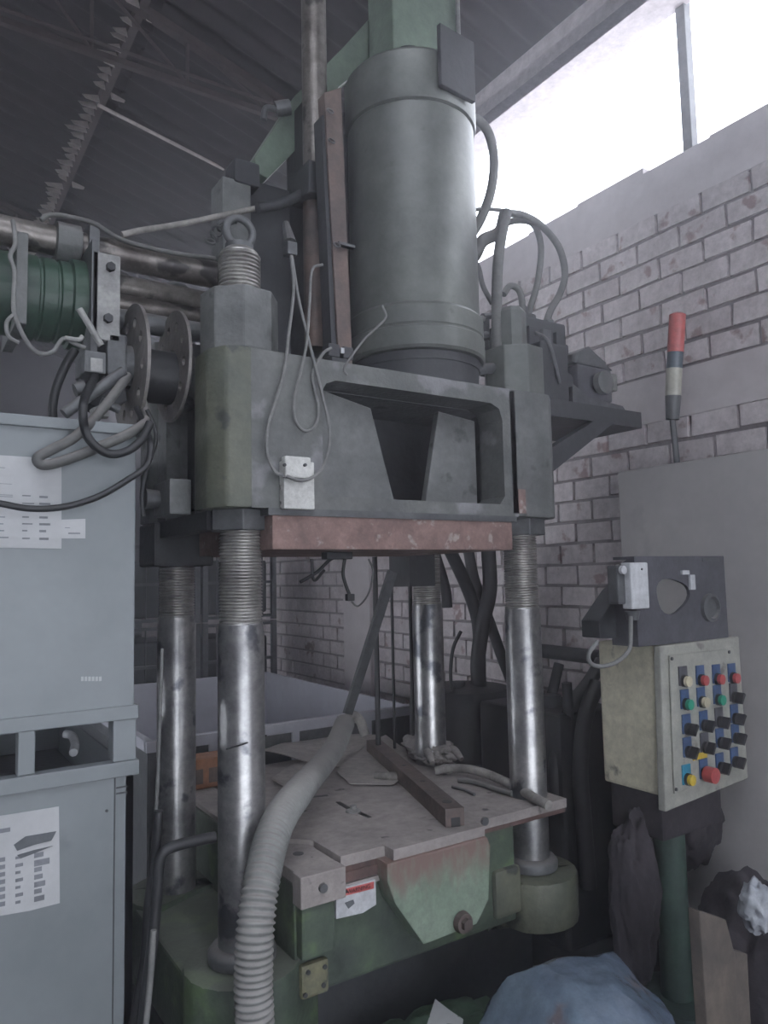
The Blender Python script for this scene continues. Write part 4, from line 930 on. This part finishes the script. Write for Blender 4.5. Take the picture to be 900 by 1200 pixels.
c_ = at(728, 668, Y=-.51); MB().cyl(c_, c_ + Vector((0, -.012, 0)), .014, seg=14).build('roller', whitebox, S, smooth=40)
c_ = at(752, 667, Y=-.531); MB().cyl(c_, c_ + Vector((0, -.002, 0)), .004, seg=8).build('screw', blkp, S)
hose('control_cable', [(739, 722), (739, 742), (737, 762), (722, 776), (704, 781), (692, 777), (690, 766), (700, 752)], .007, wiregrey, 'pale cable looping from the limit switch down the cream box', 'cable', Yp=-.53)
# dark lever cover left of housing
tag(MB().prism([at(px, py, Y=-.40) for px, py in ((703, 748), (702, 728), (726, 692), (738, 680), (742, 748))], (0, .08, 0), bev=.004).build('bracket_plate', darkcast), 'dark slanted steel bracket plate beside the limit switch', 'bracket')

# pipes, black hoses and drum between press and wall
tag(MB().cyl(at(630, 762, X=1.98), at(705, 771, X=1.98), .036, seg=24).build('wall_pipe', darkcast, smooth=40), 'dark horizontal pipe low in front of the brick wall', 'pipe')
for pts, r_, lab, yy in (([(572, 640), (574, 690), (566, 730), (560, 780), (565, 830)], .040, 'thickest black hose hanging behind the platen on the right', .85),
                         ([(525, 640), (548, 690), (560, 730), (562, 780), (560, 830)], .034, 'black hose slanting in to the bundle behind the platen', .90),
                         ([(548, 640), (556, 680), (574, 730), (592, 780), (612, 830)], .030, 'black hose crossing the bundle toward the right column', .95),
                         ([(540, 740), (531, 760), (528, 790), (531, 820)], .009, 'thin black hose curving free left of the bundle', .85),
                         ([(510, 650), (522, 690), (524, 712)], .026, 'short black hose end hanging by the right rear column', .72)):
    hose('black_hose', pts, r_, black, lab, Yp=yy)
dm = thing('oil_drum', 'black oil drum standing behind the press between the right columns', 'drum', (1.62, .95, 0))
MB().lathe([(.27, 0), (.28, .01), (.28, .3), (.288, .31), (.28, .32), (.28, .62), (.288, .63), (.28, .64), (.28, .90), (.24, .96), (.1, .98)], (1.62, .95, 0), 48).build('body', black, dm, smooth=40)
MB().cyl((1.55, .9, .97), (1.55, .9, 1.0), .04).build('bung', darkcast, dm, smooth=40)
hz = [([(705, 775), (690, 800), (668, 830), (655, 870), (650, 920), (662, 980)], .030, 'black hose arching left of the cream box, outer one', .15),
      ([(700, 800), (686, 840), (680, 900), (684, 960), (690, 1040)], .034, 'black hose hanging straight left of the cream box', .05),
      ([(655, 778), (650, 800), (645, 830), (650, 890)], .024, 'black hose right behind the front right column', .35),
      ([(664, 800), (668, 860), (672, 930), (668, 1000)], .022, 'black hose between column and cream box, slightly bent', .12)]
for pts, r_, lab, yy in hz: hose('black_hose', pts, r_, black, lab, Yp=yy)
jb = thing('oil_tank', 'dark oil tank low behind the hoses left of the cream box', 'tank', (1.62, .3, 0))
MB().box((1.45, .1, 0), (1.84, .62, .95), bev=.02).build('body', black, jb); MB().cyl((1.6, .3, .95), (1.6, .3, 1.0), .05).build('filler_cap', darkcast, jb)
tag(MB().blob((1.30, -.36, .40), (.09, .07, .27), .18, 1.7, 5, seed=5, fold=.35).build('hanging_rag', ragdark, smooth=70), 'dark brownish rag hanging left of the green post', 'rag')
tag(MB().blob((1.72, -.28, .62), (.15, .10, .20), .2, 1.8, 5, seed=9, fold=.35).build('hanging_rag', ragdark, smooth=70), 'dark bundled rag under the button panel right of the green post', 'rag')
# lower right: board, sacks
wb = thing('timber_offcut', 'brown timber offcut leaning upright at the lower right corner', 'timber', at(852, 1130, Y=-.75))
MB().prism([at(px, py, Y=-.75) for px, py in ((820, 1068), (851, 1078), (862, 1120), (868, 1260), (834, 1280))], (0, .04, 0), bev=.004).build('board', sack, wb)
MB().prism([at(px, py, Y=-.72) for px, py in ((855, 1112), (876, 1118), (884, 1270), (866, 1280))], (0, .03, 0), bev=.004).build('board', sack, wb)
tag(MB().blob(at(888, 1062, Y=-.70), (.055, .05, .075), .3, 2.5, 4, seed=12, fold=.25).build('plastic_bag', whiteplast, smooth=70), 'crumpled white plastic bag at the right edge above the timber', 'bag')
tag(MB().blob((1.68, -.55, .16), (.15, .18, .30), .15, 1.8, 5, seed=21, flat=0, fold=.25).build('dark_sack', ragdark, smooth=70), 'dark sack slumped behind the timber at the lower right', 'sack')
# blue plastic bundle
bd = MB(); g = bmesh.ops.create_icosphere(bd.bm, subdivisions=5, radius=1); rr = random.Random(4)
cen = [Vector((rr.gauss(0, 1), rr.gauss(0, 1), rr.gauss(.3, 1))).normalized() for _ in range(64)]; hh = [rr.uniform(.84, 1.06) for _ in cen]
for v in g['verts']:
    n = v.co.normalized(); d = min(h / max(.2, n.dot(c)) for c, h in zip(cen, hh) if n.dot(c) > .3)     # plane-cut facets: taut plastic over lumps
    d *= 1 + .04 * noise.noise(n * 3) + .035 * (.3 - abs(noise.noise(n * 5 + n * abs(noise.noise(n * 2)) * 3))) + .012 * (.3 - abs(noise.noise(n * 13)))
    p = n * d; v.co = Vector((.82 + p.x * .335, -.55 + p.y * .30, max(0, .12 + p.z * .315)))
ap = max(bd.bm.verts, key=lambda v: -((v.co - Vector((.66, -.62, .30))).length)); ap.co += Vector((-.02, -.01, .05))
bmesh.ops.smooth_vert(bd.bm, verts=bd.bm.verts[:], factor=.08, use_axis_x=True, use_axis_y=True, use_axis_z=True)
tag(bd.build('plastic_bundle', tarp, smooth=28), 'bundle wrapped in crumpled blue plastic sheet at the bottom of the photo', 'bundle')
tag(MB().prism([at(px, py, Z=.17) for px, py in ((497, 1212), (510, 1172), (528, 1186), (543, 1196), (540, 1215))], (0, 0, .004)).build('paper_scrap', paper), 'white paper scrap by the blue plastic bundle', 'paper')
tag(MB().blob((.50, -.20, .03), (.40, .18, .13), .25, 2.6, 5, seed=15, flat=0, fold=.35, crease=.1).build('green_sheet', greentarp, smooth=80), 'crumpled dark green plastic sheet on the floor under the press', 'sheet')
tag(MB().blob((-.12, -.2, .05), (.22, .2, .12), .30, 3.2, 4, seed=17, flat=0, fold=.3).build('floor_rag', ragdark, smooth=80), 'dark rag heap on the floor beside the lower container', 'rag')

# ------------------------------------------------------------------ added haze volume imitating lens flare from the bright opening
hz_ = MB().box((-5.95, -5.9, .01), (2.1, 8.9, 4.2)).build('haze', mat('haze_dummy', (1, 1, 1), bump=0))
m = bpy.data.materials.new('flare_haze'); m.use_nodes = True; m.node_tree.nodes.clear()
vo = m.node_tree.nodes.new('ShaderNodeVolumeScatter'); vo.inputs['Density'].default_value = .038; vo.inputs['Color'].default_value = (.92, .92, 1, 1); vo.inputs['Anisotropy'].default_value = .8
ou = m.node_tree.nodes.new('ShaderNodeOutputMaterial'); m.node_tree.links.new(vo.outputs[0], ou.inputs['Volume'])
hz_.data.materials.clear(); hz_.data.materials.append(m); struct(hz_); hz_.name = 'haze'
